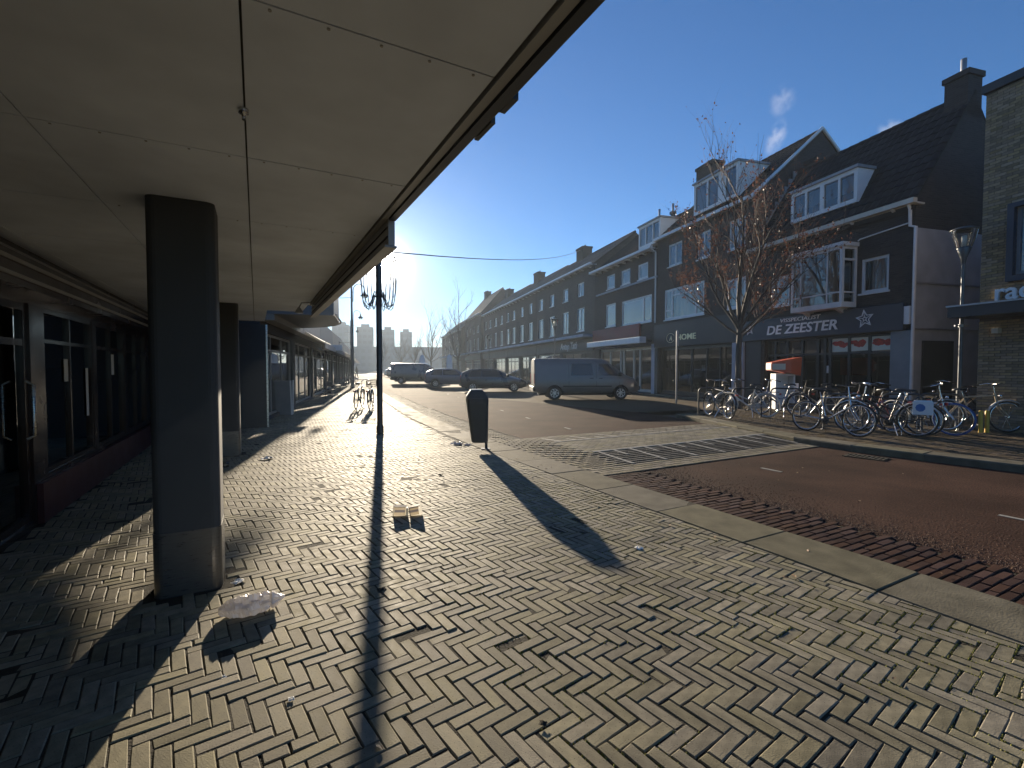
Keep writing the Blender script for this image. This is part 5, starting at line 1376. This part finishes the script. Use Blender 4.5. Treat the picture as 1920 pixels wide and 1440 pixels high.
# rack hoops
def hoop(px, heading, lab, wd=.75, h=.82):
    x, y = gp(*px); t = thing('rack_hoop', lab, 'bike rack', (x, y, KZ), R(heading), 'steel hoops of the bicycle rack')
    mb = MB(); r_ = .12; P = [(-wd / 2, 0, -.02), (-wd / 2, 0, h - r_)] + [(-wd / 2 + r_ - r_ * math.cos(a), 0, h - r_ + r_ * math.sin(a)) for a in (.4, .8, 1.2, 1.57)] + [(wd / 2 - r_ + r_ * math.sin(a), 0, h - r_ + r_ * math.cos(a)) for a in (0.05, .4, .8, 1.2)] + [(wd / 2, 0, h - r_), (wd / 2, 0, -.02)]
    mb.path(P, .024, 8); mb.build('tube', 'iron', t)
    mb = MB()
    for s in (-1, 1): mb.lathe([(.055, .0), (.055, .012), (.03, .014)], 10, (s * wd / 2, 0, 0))
    mb.build('foot_plate', 'iron', t)
for px, hd, lab in (((1335, 780), 150, 'rack hoop at the left end of the bicycle row'), ((1400, 781), 150, 'rack hoop between the white and the dark blue bicycle'), ((1472, 781), 150, 'rack hoop at the foot of the orange-topped box'), ((1545, 781), 150, 'rack hoop right of the tan bicycle'), ((1580, 806), 160, 'foremost rack hoop beside the foremost silver bicycle'), ((1690, 806), 160, 'rack hoop behind the pannier bag bicycle'), ((1760, 806), 160, 'rack hoop beside the blue tyred bicycle'), ((1890, 806), 175, 'rack hoop at the right end of the bicycle row')):
    hoop(px, hd, lab)
for px, lab in (((1838, 811), 'left of two short yellow posts under the cream bicycle'), ((1850, 811), 'right of two short yellow posts under the cream bicycle')):
    x, y = gp(*px); mb = MB(); mb.lathe([(.04, 0), (.04, .46), (.03, .48), (0, .485)], 12); o = mb.build('yellow_post', 'yellow_paint'); o.location = (x, y, KZ); tag(o, lab, 'post', 'short yellow posts')

# box with orange hood
mat('hood_orange', (.55, .085, .03), .4, nscale=5, namt=.1)
KX = thing('donation_box', 'white booth with an orange slanted hood behind the bicycles', 'box', (9.35, 16.4, KZ), R(-12))
mb = MB()
for sx in (-1, 1): mb.box(min(sx * .30, sx * .25), max(sx * .30, sx * .25), -.28, .28, 0, 1.22)
mb.box(-.25, .25, .2, .28, 0, 1.22).box(-.25, .25, -.28, .2, 1.14, 1.22).box(-.25, .25, -.28, .2, .0, .12); mb.build('cabinet', 'white_paint', KX)
mb = MB()
# hood: big at the right rear, tapering to the front left
A1 = [(-.62, -.40, 1.30), (.02, -.45, 1.26), (.02, -.45, 1.56), (-.62, -.40, 1.58)]
mb.add([(-.5, -.5, 1.34), (-.5, .1, 1.34), (-.5, .1, 1.6), (-.5, -.5, 1.6), (.42, -.42, 1.16), (.42, .42, 1.16), (.45, .42, 1.78), (.45, -.42, 1.78), (.1, -.5, 1.24), (.1, .4, 1.24), (.1, .4, 1.72), (.1, -.5, 1.72)],
       [(0, 3, 2, 1), (0, 8, 11, 3), (8, 4, 7, 11), (1, 2, 10, 9), (9, 10, 6, 5), (3, 11, 10, 2), (11, 7, 6, 10), (4, 5, 6, 7), (0, 1, 9, 8), (8, 9, 5, 4)]); hd = mb.build('hood', 'hood_orange', KX)
mb = MB(); mb.box(-.515, -.502, -.46, .06, 1.37, 1.57); mb.box(-.48, -.08, -.515, -.503, 1.36, 1.56); mb.build('label_panel', 'cream_paint', hd)
# sign pole seen edge-on
SP = thing('sign_pole', 'slim pole with a narrow white sign seen almost edge-on', 'sign', (6.9, 19.9, 0), R(68))
mb = MB(); mb.tube((0, 0, 0), (0, 0, 3.05), .035, None, 10); mb.build('pole', 'zinc', SP)
mb = MB(); mb.bbox(-.3, .3, -.045, -.036, 2.42, 3.05, .003); mb.build('panel', 'white_paint', SP)

# ------------------------------------------------------------ vehicles
mat('van_paint', (.165, .162, .155), .4, metal=.3, coat=.3, nscale=2, namt=.05)
mat('car_glass', (.012, .014, .016), .06, spec=.6)
mat('car_dark', (.02, .025, .035), .28, coat=.8, nscale=2, namt=.05)
mat('car_blue', (.02, .035, .08), .28, coat=.8)
mat('car_grey', (.12, .12, .125), .3, metal=.4, coat=.6)
mat('black_plastic', (.02, .02, .02), .6)
glass_mat('headlight', 1.6, (.9, .9, .9))
def sharp(o, deg):
    bm = bmesh.new(); bm.from_mesh(o.data)
    for e in bm.edges:
        if len(e.link_faces) == 2 and e.calc_face_angle(0) > R(deg): e.smooth = False
    bm.to_mesh(o.data); bm.free()
class Body:
    def __init__(s, st, wx=(), wr=.3): s.st = st; s.wx = wx; s.ra = wr + .055; s.wr = wr      # (x, zb, zs, zt, wb, ws, wt)
    def at(s, x):
        st = s.st
        for a, b in zip(st, st[1:]):
            if x <= b[0] + 1e-6:
                t = max(0, (x - a[0]) / (b[0] - a[0])); return [p + (q - p) * t for p, q in zip(a, b)]
        return list(st[-1])
    def sec(s, x):
        _, zb, zs, zt, wb, ws, wt = s.at(x); z00 = zb
        for q in s.wx:
            if abs(x - q) < s.ra: zb = max(zb, s.wr + math.sqrt(s.ra ** 2 - (x - q) ** 2))
        if zb > z00:
            pr = [(wb * .6, z00), (wb, z00 + .03), (ws * .985, z00 + (zs - z00) * .2), (ws, z00 + (zs - z00) * .45), (ws * .995, z00 + (zs - z00) * .8), (ws * .965, zs)]
            def yy(z):
                for a, b in zip(pr, pr[1:]):
                    if a[1] <= z <= b[1] + 1e-6: return a[0] + (b[0] - a[0]) * (z - a[1]) / max(1e-6, b[1] - a[1])
                return ws
            zq = [zb + (zs - .02 - zb) * k for k in (0, .0, .25, .5, .75)]; h = zt - zs
            return [(wb * .55, zb), (yy(zb), zb + .001)] + [(yy(z), z + .002) for z in zq[2:]] + [(ws * .965, zs), (wt + (ws * .965 - wt) * .5, zs + h * .5), (wt, zs + h * .86), (wt * .9, zs + h * .96), (wt * .5, zt - .004), (0, zt)]
        zm = zb + (zs - zb) * .45; h = zt - zs
        return [(wb * .6, zb), (wb, zb + .03), (ws * .985, zb + (zs - zb) * .2), (ws, zm), (ws * .995, zb + (zs - zb) * .8), (ws * .965, zs), (wt + (ws * .965 - wt) * .5, zs + h * .5), (wt, zs + h * .86), (wt * .9, zs + h * .96), (wt * .5, zt - .004), (0, zt)]
    def y(s, x, z):
        p = s.sec(x)
        for a, b in zip(p, p[1:]):
            if a[1] <= z <= b[1] and b[1] > a[1]: return a[0] + (b[0] - a[0]) * (z - a[1]) / (b[1] - a[1])
        return p[3][0]
    def ztop(s, x, y):
        p = s.sec(x); y = abs(y)
        for a, b in zip(p[4:], p[5:]):
            if b[0] <= y <= a[0] and a[0] > b[0]: return b[1] + (a[1] - b[1]) * (y - b[0]) / (a[0] - b[0])
        return p[-1][1]
    def mesh(s, n=60):
        x0, x1 = s.st[0][0], s.st[-1][0]; mb = MB(); vs = []; xs = sorted({x0 + (x1 - x0) * i / n for i in range(n + 1)} | {q[0] for q in s.st} | {w_ + s.ra * c_ for w_ in s.wx for c_ in (-1.001, -.999, -.97, -.9, -.8, -.65, -.45, -.2, 0, .2, .45, .65, .8, .9, .97, .999, 1.001)}); k = 21
        for x in xs:
            p = s.sec(x); ring_ = [(-a, b) for a, b in p[:-1]] + [p[-1]] + p[-2::-1]
            vs += [(x, a, b) for a, b in ring_]
        fs = [(i * k + j, (i + 1) * k + j, (i + 1) * k + (j + 1) % k, i * k + (j + 1) % k) for i in range(len(xs) - 1) for j in range(k)]
        fs += [tuple(range(k)), tuple(range(len(vs) - 1, len(vs) - k - 1, -1))]
        mb.add(vs, fs, True); return mb
    def side(s, poly, side, off=.006, n=8):
        """patch for a quad polygon (4 xz points: bl, br, tr, tl)"""
        bl, br, tr, tl = poly; mb = MB(); vs = []
        for i in range(n + 1):
            for j in range(n + 1):
                u_, v_ = i / n, j / n
                x = (bl[0] * (1 - u_) + br[0] * u_) * (1 - v_) + (tl[0] * (1 - u_) + tr[0] * u_) * v_; z = (bl[1] * (1 - u_) + br[1] * u_) * (1 - v_) + (tl[1] * (1 - u_) + tr[1] * u_) * v_
                vs.append((x, side * (s.y(x, z) + off), z))
        mb.add(vs, [(i * (n + 1) + j, (i + 1) * (n + 1) + j, (i + 1) * (n + 1) + j + 1, i * (n + 1) + j + 1) for i in range(n) for j in range(n)], True); return mb
    def screen(s, xa, xb, fw, off=.006, n=8):
        mb = MB(); vs = []
        for i in range(n + 1):
            x = xa + (xb - xa) * i / n; w_ = s.at(x)[6] * fw
            for j in range(n + 1):
                y = -w_ + 2 * w_ * j / n; vs.append((x + off, y, s.ztop(x, y) + off))
        mb.add(vs, [(i * (n + 1) + j, (i + 1) * (n + 1) + j, (i + 1) * (n + 1) + j + 1, i * (n + 1) + j + 1) for i in range(n) for j in range(n)], True); return mb
def car_wheel(root, x, y, r_, side):
    mb = MB(); M = Matrix.Translation((x, y, r_)) @ Matrix.Rotation(-side * math.pi / 2, 4, 'X')
    mb.lathe([(r_ * .62, .10), (r_ * .9, .11), (r_, .07), (r_, -.07), (r_ * .9, -.11)], 24, M=M); t = mb.build('wheel', 'tyre', root)
    mb = MB(); mb.lathe([(0, .085), (r_ * .16, .09), (r_ * .2, .075)], 16, M=M); mb.lathe([(r_ * .54, .07), (r_ * .66, .105), (r_ * .64, .06)], 24, M=M)
    for k in range(7):
        a = k * 2 * math.pi / 7; q = Matrix.Rotation(a, 4, 'Z'); mb.obox(M @ q @ Matrix.Translation((r_ * .37, 0, .075)), r_ * .42, r_ * .13, .03)
    mb.build('rim', 'steel', t)
    mb = MB(); mb.lathe([(0, .03), (r_ * .64, .03)], 16, M=M); mb.build('brake_disc', 'black_plastic', t)
def vehicle(label, cat, loc, heading, st, paint, wx, wr, wins, screen, name='parked_car', group=None, lights=True, rear_screen=None, yw=None):
    t = thing(name, label, cat, loc, R(heading), group); B = Body(st, wx, wr); sharp(B.mesh().build('body', paint, t), 32)
    ub = MB(); ub.box(st[0][0] + .3, st[-1][0] - .3, -.5, .5, .2, .75); ub.build('underbody', 'black_plastic', t)
    for s in (-1, 1):
        for poly in wins: B.side(poly, s).build('side_window', 'car_glass', t, fixn=False)
        for x in wx:
            y = B.at(x)[5] - .135
            car_wheel(t, x, s * y, wr, s)
        xm = screen[1] - .15; zm_ = B.at(xm)[2] + .06
        mb = MB(); mb.bbox(xm - .1, xm + .06, *sorted((s * (B.y(xm, zm_ - .08) + .0), s * (B.y(xm, zm_ - .08) + .2))), zm_, zm_ + .16, .03); mb.build('mirror', 'black_plastic', t)
    B.screen(*screen, .93).build('windscreen', 'car_glass', t, fixn=False)
    L0, L1 = st[0][0], st[-1][0]
    for s in (-1, 1):
        z = B.at(L1 - .1)[2] - .08; mb = B.side([(L1 - .42, z - .12), (L1 - .06, z - .16), (L1 - .06, z - .02), (L1 - .42, z + .06)], s, .008); mb.build('headlight', 'headlight', t, fixn=False)
        z = B.at(L0 + .1)[2]; mb = MB(); y = s * (st[0][5] - .12); mb.box(L0 - .012, L0 + .03, y - .08, y + .08, z - .35, z + .1); mb.build('tail_light', 'lens_red', t)
    mb = MB(); w_ = st[0][5]; mb.bbox(L0 - .07, L0 + .02, -w_ + .04, w_ - .04, st[0][1] + .02, st[0][1] + .25, .03); w2 = st[-1][5]; mb.bbox(L1 - .02, L1 + .06, -w2 + .03, w2 - .03, st[-1][1] + .02, st[-1][1] + .24, .03); mb.build('bumper', 'black_plastic' if cat == 'van' else paint, t)
    return t, B
VAN = [(0, .38, 1.12, 1.90, .80, .93, .78), (.06, .34, 1.12, 1.95, .86, .955, .80), (.5, .32, 1.12, 1.97, .88, .96, .80), (2.9, .32, 1.12, 1.97, .88, .96, .80), (3.25, .32, 1.12, 1.95, .88, .96, .79), (3.45, .32, 1.11, 1.88, .88, .96, .77), (4.2, .32, 1.06, 1.30, .88, .95, .74), (4.35, .32, 1.02, 1.20, .87, .94, .72), (4.75, .33, .92, 1.05, .84, .90, .66), (4.95, .36, .78, .90, .76, .82, .58), (5.02, .42, .66, .74, .66, .72, .50)]
vt, vB = vehicle('silver grey panel van parked across the street, seen from the side', 'van', (1.0, 23.1, 0), 3, VAN, 'van_paint', (.95, 4.10), .325,
    [[(1.72, 1.16), (2.78, 1.16), (2.72, 1.70), (1.74, 1.70)], [(3.02, 1.16), (4.05, 1.14), (3.50, 1.68), (3.06, 1.70)]], (3.48, 4.2), 'parked_van')
for z in (.62,):
    for s in (-1, 1): vB.side([(1.35, z), (3.65, z), (3.65, z + .05), (1.35, z + .05)], s, .012).build('side_trim', 'black_plastic', vt, fixn=False)
for s in (-1, 1):
    mb = MB()
    for x in (1.62, 2.92, 4.02): 
        for k in range(6): z0 = .45 + k * .2; z1 = z0 + .2; mb.quad((x, s * (vB.y(x, z0) + .003), z0), (x + .012, s * (vB.y(x, z0) + .003), z0), (x + .012, s * (vB.y(x, z1) + .003), z1), (x, s * (vB.y(x, z1) + .003), z1))
    mb.build('door_seam', 'black_plastic', vt, fixn=False)
    mb = MB()
    for x in (2.62, 3.05): y = s * (vB.y(x, 1.02) + .02); mb.box(x, x + .16, y - .012, y + .012, 1.0, 1.035)
    mb.build('door_handle', 'black_plastic', vt)
CAR = [(0, .36, .92, 1.06, .66, .76, .56), (.08, .28, .94, 1.22, .76, .86, .58), (.55, .22, .94, 1.42, .80, .885, .58), (1.3, .2, .93, 1.48, .81, .89, .60), (2.1, .2, .92, 1.45, .81, .89, .60), (2.45, .2, .91, 1.38, .81, .89, .60), (3.15, .2, .88, 1.00, .81, .885, .62), (3.8, .22, .76, .86, .78, .86, .58), (4.15, .28, .64, .72, .70, .78, .50), (4.25, .36, .54, .60, .62, .68, .44)]
CW = [[(.45, .96), (1.30, .96), (1.28, 1.36), (.70, 1.34)], [(1.38, .96), (2.75, .95), (2.3, 1.34), (1.36, 1.36)]]
vehicle('dark hatchback parked directly behind the silver van', 'car', (-3.3, 30.6, 0), 4, CAR, 'car_dark', (.78, 3.38), .31, CW, (2.42, 3.15), group='dark cars parked along the right side')
vehicle('dark blue car parked third in the line behind the van', 'car', (-6.8, 37.5, 0), 6, CAR, 'car_blue', (.78, 3.38), .31, CW, (2.42, 3.15), group='dark cars parked along the right side')
vehicle('dark delivery van parked last in the near line of cars', 'van', (-11.5, 45.5, 0), 6, VAN, 'car_dark', (.95, 4.10), .325, [[(3.02, 1.16), (4.05, 1.14), (3.50, 1.68), (3.06, 1.70)]], (3.48, 4.2), 'parked_van')
vehicle('grey car parked in the distance in front of the far trees', 'car', (-20.5, 77, 0), 30, CAR, 'car_grey', (.78, 3.38), .31, CW, (2.42, 3.15), group='small distant cars')
vehicle('dark car parked in the distance at the bend', 'car', (-15.0, 72, 0), 20, CAR, 'car_dark', (.78, 3.38), .31, CW, (2.42, 3.15), group='small distant cars')
vehicle('pale car far down the street just right of the near pole', 'car', (-30.5, 125, 0), 100, CAR, 'car_grey', (.78, 3.38), .31, CW, (2.42, 3.15), group='small distant cars')

# ------------------------------------------------------------ trees
mat('bark', (.075, .06, .048), .85, nscale=14, namt=.3, bscale=30, bamt=.6, stretch=(1, 1, .25))
mat('twig', (.085, .055, .042), .75, nscale=20, namt=.2)
translucent_mat('dry_leaf', (.15, .068, .042), .32)
def tree(loc, label, seed, h=9.9, fork=2.9, spread=.5, leaves=900, tr=.13, twigs=3, dens=1.0, crown=2.4):
    r2 = random.Random(seed); root = thing('bare_tree', label, 'tree', loc, 0, 'bare street trees')
    tk = MB(); tw = MB(); lf = MB()
    pts = [(0, 0, -.05)]; x = y = 0
    for i in range(1, 9): x += r2.gauss(0, .02); y += r2.gauss(0, .02); pts.append((x, y, fork * i / 8))
    tk.path(pts, [tr * (1.25 if i == 0 else 1 - .03 * i) for i in range(9)], 10)
    tips = []
    def branch(p, d, L_, r_, lvl):
        n = 5 if lvl < 3 else 4; P = [Vector(p)]; q = Vector(p); d = Vector(d)
        for i in range(n):
            d = (d + Vector((r2.gauss(0, .12), r2.gauss(0, .12), r2.gauss(.07, .06)))).normalized(); q = q + d * L_ / n; P.append(q.copy())
        (tk if lvl < 2 else tw).path(P, [r_ * (1 - .65 * i / n) for i in range(n + 1)], 6 if lvl < 2 else (4 if lvl < 3 else 3), False)
        if lvl >= 2: tips.extend(P[1:])
        if lvl < 4:
            k = [0, 6, 5, 4][lvl] if lvl else 0
            k = int(round(k * dens))
            for j in range(k):
                t = .25 + .75 * (j + r2.random()) / k; ii = min(n - 1, int(t * n)); bp = P[ii].lerp(P[ii + 1], t * n - ii)
                a = r2.random() * 6.283; o_ = d.orthogonal().normalized(); o_ = Matrix.Rotation(a, 3, d) @ o_
                nd = (d * .8 + o_ * (.62 if lvl < 3 else .55) + Vector((0, 0, .42))).normalized()
                branch(bp, nd, L_ * r2.uniform(.42, .62), r_ * .5 * (1 - .4 * t), lvl + 1)
    nb = 9
    for j in range(nb):
        a = j * 2.399 + r2.random() * .5; up = .58 + 1.6 * j / nb; z = fork * (.86 + .16 * j / nb)
        d = Vector((math.cos(a), math.sin(a), up * 1.05)).normalized()
        branch((x, y, min(z, fork)), d, (h - fork) * (.40 + .26 * j / nb), tr * (.36 + .16 * j / nb), 1)
    branch((x, y, fork), (0, 0, 1), (h - fork) * .80, tr * .7, 1)
    # long upright shoots on top
    for j in range(int(16 * dens)):
        p = r2.choice([t for t in tips if t.z > fork + (h - fork) * .45]); tw.path([p, p + Vector((r2.gauss(0, .06), r2.gauss(0, .06), .5)), p + Vector((r2.gauss(0, .12), r2.gauss(0, .12), r2.uniform(.8, 1.5)))], [.008, .006, .003], 3, False)
    tk.build('trunk', 'bark', root, fixn=False); cw = tw.build('crown', 'twig', root, fixn=False)
    for k in range(leaves):
        p = r2.choice(tips) + Vector((r2.gauss(0, .03), r2.gauss(0, .03), r2.gauss(-.03, .03)))
        if MN.noise(p * .9 + Vector((seed, 0, 0))) < -.12: continue
        lf.cur = r2.random() + .001; M = Matrix.Translation(p) @ Matrix.Rotation(r2.random() * 6.3, 4, 'Z') @ Matrix.Rotation(r2.uniform(.5, 2.2), 4, 'X') @ Matrix.Rotation(r2.random() * 6, 4, 'Z'); s = r2.uniform(.02, .055)
        lf.add([M @ Vector(q) for q in ((-s, 0, 0), (-.2 * s, -.5 * s, .15 * s), (.6 * s, -.35 * s, .2 * s), (s, 0, 0), (.5 * s, .4 * s, .25 * s), (-.3 * s, .5 * s, .1 * s))], [(0, 1, 2, 3, 4, 5)])
    o = lf.build('dry_leaves', 'dry_leaf', cw, fixn=False); o['kind'] = 'stuff'
    return root
tree((7.95, 16.6, KZ * .0), 'bare street tree with few brown leaves in front of the brick store with gold letters', 11, 8.6, 3.0, leaves=5600, tr=.115, dens=1.18)
tree((-8.4, 74.0, 0), 'distant bare tree before the far end of the terrace', 21, 12.5, 3.0, leaves=300, tr=.18, dens=.9)
tree((-15.0, 88.0, 0), 'distant bare tree left of the flags at the bend', 31, 12.0, 3.0, leaves=200, tr=.18, dens=.9)
tree((-27.5, 118.0, 0), 'small distant tree in front of the tower blocks', 41, 10.5, 3.0, leaves=200, tr=.18, dens=.9)
tree((-33.5, 122.0, 0), 'small distant tree behind the near lamp pole', 51, 9.5, 3.0, leaves=200, tr=.16, dens=.9)
tree((-22.5, 110.0, 0), 'small distant tree right of the near lamp pole', 61, 9.0, 3.0, leaves=200, tr=.16, dens=.9)

# ------------------------------------------------------------ left pavement furniture and people
AB_ = thing('pavement_board', 'dark advertising board standing on the pavement past the arcade', 'sign board', uv(16.9, .62), ROT_L + R(78))
for s in (-1, 1):
    mb = MB(); mb.obox(Matrix.Translation((0, s * .2, .55)) @ Matrix.Rotation(s * R(-10), 4, 'X'), .75, .03, 1.1); mb.build('panel', 'grey_paint', AB_)
    mb = MB(); mb.obox(Matrix.Translation((-.39, s * .2, .55)) @ Matrix.Rotation(s * R(-10), 4, 'X'), .035, .05, 1.12); mb.obox(Matrix.Translation((.39, s * .2, .55)) @ Matrix.Rotation(s * R(-10), 4, 'X'), .035, .05, 1.12); mb.build('edge_rail', 'white_paint', AB_)
def chair(loc, rz, lab):
    t = thing('cafe_chair', lab, 'chair', loc, rz, 'cafe chairs on the left pavement')
    mb = MB(); mb.bbox(-.21, .21, -.21, .21, .43, .46, .01); mb.build('seat', 'iron', t)
    mb = MB(); mb.obox(Matrix.Translation((0, .22, .72)) @ Matrix.Rotation(R(-8), 4, 'X'), .4, .02, .26); mb.build('backrest', 'iron', t)
    for x in (-.19, .19):
        mb = MB(); mb.tube((x, -.19, 0), (x, -.18, .43), .012, None, 6); mb.build('leg', 'iron', t)
        mb = MB(); mb.path([(x, .22, 0), (x, .19, .43), (x, .24, .86)], .012, 6); mb.build('leg', 'iron', t)
chair(rn(24.5, -2.05), R(60), 'single metal cafe chair standing at the shade line')
chair(rn(31, -2.3), R(20), 'cafe chair farther along the left shop fronts')
def person(loc, rz, lab, coat, trouser, h=1.74, stride=.18):
    t = thing('person', lab, 'person', loc, rz); k = h / 1.75
    bm = MB()
    def ell(secs, seg=10):
        vs = []
        for (x, y, z, a, b) in secs:
            for q in range(seg): an = 2 * math.pi * q / seg; vs.append((k * (x + a * math.cos(an)), k * (y + b * math.sin(an)), k * z))
        n = len(secs); bm.add(vs, [(i * seg + q, i * seg + (q + 1) % seg, (i + 1) * seg + (q + 1) % seg, (i + 1) * seg + q) for i in range(n - 1) for q in range(seg)] + [tuple(range(seg - 1, -1, -1)), tuple(range((n - 1) * seg, n * seg))], True)
    ell([(0, 0, .82, .17, .12), (0, 0, .95, .18, .13), (0, 0, 1.1, .165, .12), (0, 0, 1.3, .19, .13), (0, 0, 1.42, .20, .11), (0, 0, 1.48, .10, .08), (0, 0, 1.52, .055, .06), (0, .01, 1.56, .065, .075), (0, .015, 1.64, .08, .095), (0, .01, 1.72, .065, .08), (0, 0, 1.75, .02, .03)])
    body = bm.build('body', coat, t); 
    for s in (-1, 1):
        bm = MB(); ell([(s * .10, s * stride, .02, .05, .12), (s * .10, s * stride - .02, .1, .045, .06), (s * .095, s * stride * .55, .45, .062, .07), (s * .09, 0, .84, .085, .095)]); bm.build('trouser_leg', trouser, t)
        bm = MB(); ell([(s * .26, -s * .08, .80, .03, .035), (s * .265, -s * .09, .72, .035, .025), (s * .27, -s * .08, .66, .012, .015)][::-1] + [(s * .25, -s * .02, 1.08, .048, .05), (s * .215, 0, 1.40, .06, .06)]); bm.build('arm', coat, t)
    return t
mat('coat_dark', (.03, .03, .035), .9); mat('jeans', (.04, .05, .08), .9); mat('coat_grey', (.10, .10, .10), .9)
person((-22.6, 61.5, 0), R(10), 'person in dark coat walking far down the left pavement', 'coat_dark', 'jeans')
person((-21.6, 66.0, 0), R(160), 'second distant person in dark clothes close to the tall lamp pole', 'coat_grey', 'jeans')
# flags at the bend
def flag(loc, lab):
    t = thing('beach_flag', lab, 'flag', loc, R(10), 'white beach flags at the bend'); mb = MB(); mb.path([(0, 0, 0), (0, 0, 2.6), (.1, 0, 3.1), (.4, 0, 3.4)], .03, 6); mb.build('mast', 'zinc', t)
    mb = MB(); P = [(.04, .9), (.04, 2.6), (.14, 3.1), (.42, 3.36), (.7, 3.0), (.8, 2.3), (.8, .9)]; mb.prism(P, 'y', -.012, .012); mb.build('cloth', 'white_paint', t)
flag((-12.5, 64, 0), 'white beach flag standing left of the line of dark cars'); flag((-8.7, 63, 0), 'white beach flag standing behind the dark delivery van')
for (px, lab) in (((-15.6, 70.5), 'left'), ):
    pass
# ------------------------------------------------------------ chimney steam
def steam(loc, scl, lab, dens, seed):
    bm = bmesh.new(); bmesh.ops.create_icosphere(bm, subdivisions=3, radius=1)
    for v_ in bm.verts:
        k = 1 + .35 * MN.noise(v_.co * 1.6 + Vector((seed, 0, 0))); v_.co = Vector((v_.co.x * scl[0] * k, v_.co.y * scl[1] * k, v_.co.z * scl[2] * k))
    me = bpy.data.meshes.new('steam'); bm.to_mesh(me); bm.free()
    m_ = bpy.data.materials.new('steam'); m_.use_nodes = True; t = m_.node_tree; t.nodes.clear(); o_ = t.nodes.new('ShaderNodeOutputMaterial'); v_ = t.nodes.new('ShaderNodeVolumePrincipled'); v_.inputs['Color'].default_value = (.95, .95, .97, 1)
    
    tc = t.nodes.new('ShaderNodeTexCoord'); vm = t.nodes.new('ShaderNodeVectorMath'); vm.operation = 'DISTANCE'; vm.inputs[1].default_value = (.5, .5, .5); t.links.new(tc.outputs['Generated'], vm.inputs[0])
    mr = t.nodes.new('ShaderNodeMapRange'); mr.interpolation_type = 'SMOOTHERSTEP'; mr.inputs[1].default_value = .46; mr.inputs[2].default_value = .08; mr.inputs[3].default_value = 0; mr.inputs[4].default_value = dens; t.links.new(vm.outputs['Value'], mr.inputs[0])
    nz = t.nodes.new('ShaderNodeTexNoise'); nz.inputs['Scale'].default_value = 2.2; nz.inputs['Detail'].default_value = 4; t.links.new(tc.outputs['Object'], nz.inputs['Vector'])
    m2 = t.nodes.new('ShaderNodeMapRange'); m2.inputs[1].default_value = .4; m2.inputs[2].default_value = .65; t.links.new(nz.outputs['Fac'], m2.inputs[0])
    mu = t.nodes.new('ShaderNodeMath'); mu.operation = 'MULTIPLY'; t.links.new(mr.outputs[0], mu.inputs[0]); t.links.new(m2.outputs[0], mu.inputs[1]); t.links.new(mu.outputs[0], v_.inputs['Density'])
    v_.inputs['Anisotropy'].default_value = .5; t.links.new(v_.outputs[0], o_.inputs['Volume'])
    me.materials.append(m_); o = bpy.data.objects.new('steam', me); COL.objects.link(o); o.location = loc; o.rotation_euler = (0, R(20), 0)
    tag(o, lab, 'steam', kind='stuff')
# ------------------------------------------------------------ haze
HZ = MB(); HZ.box(-405, 405, -65, 606, -1.16, 26)
hz = HZ.build('haze', None); tag(hz, 'thin bright haze filling the street', 'haze', kind='stuff')
m_ = bpy.data.materials.new('haze'); m_.use_nodes = True; t = m_.node_tree; t.nodes.clear()
o_ = t.nodes.new('ShaderNodeOutputMaterial'); v_ = t.nodes.new('ShaderNodeVolumePrincipled')
v_.inputs['Color'].default_value = (.70, .84, 1.0, 1); v_.inputs['Density'].default_value = HAZE_D; v_.inputs['Anisotropy'].default_value = HAZE_G
t.links.new(v_.outputs[0], o_.inputs['Volume']); hz.data.materials.append(m_)

steam(rn(19.5, 19.2, 12.9), (.6, .6, 1.2), 'thin white steam rising behind the roof of the gold-lettered store', .5, 1)
steam(rn(19.0, 19.2, 14.6), (.7, .6, 1.1), 'upper wisp of steam high above the gold-lettered store', .28, 2)
steam(rn(14.2, 19.6, 10.9), (.7, .5, .5), 'small puff of steam behind the fish shop ridge', .9, 3)
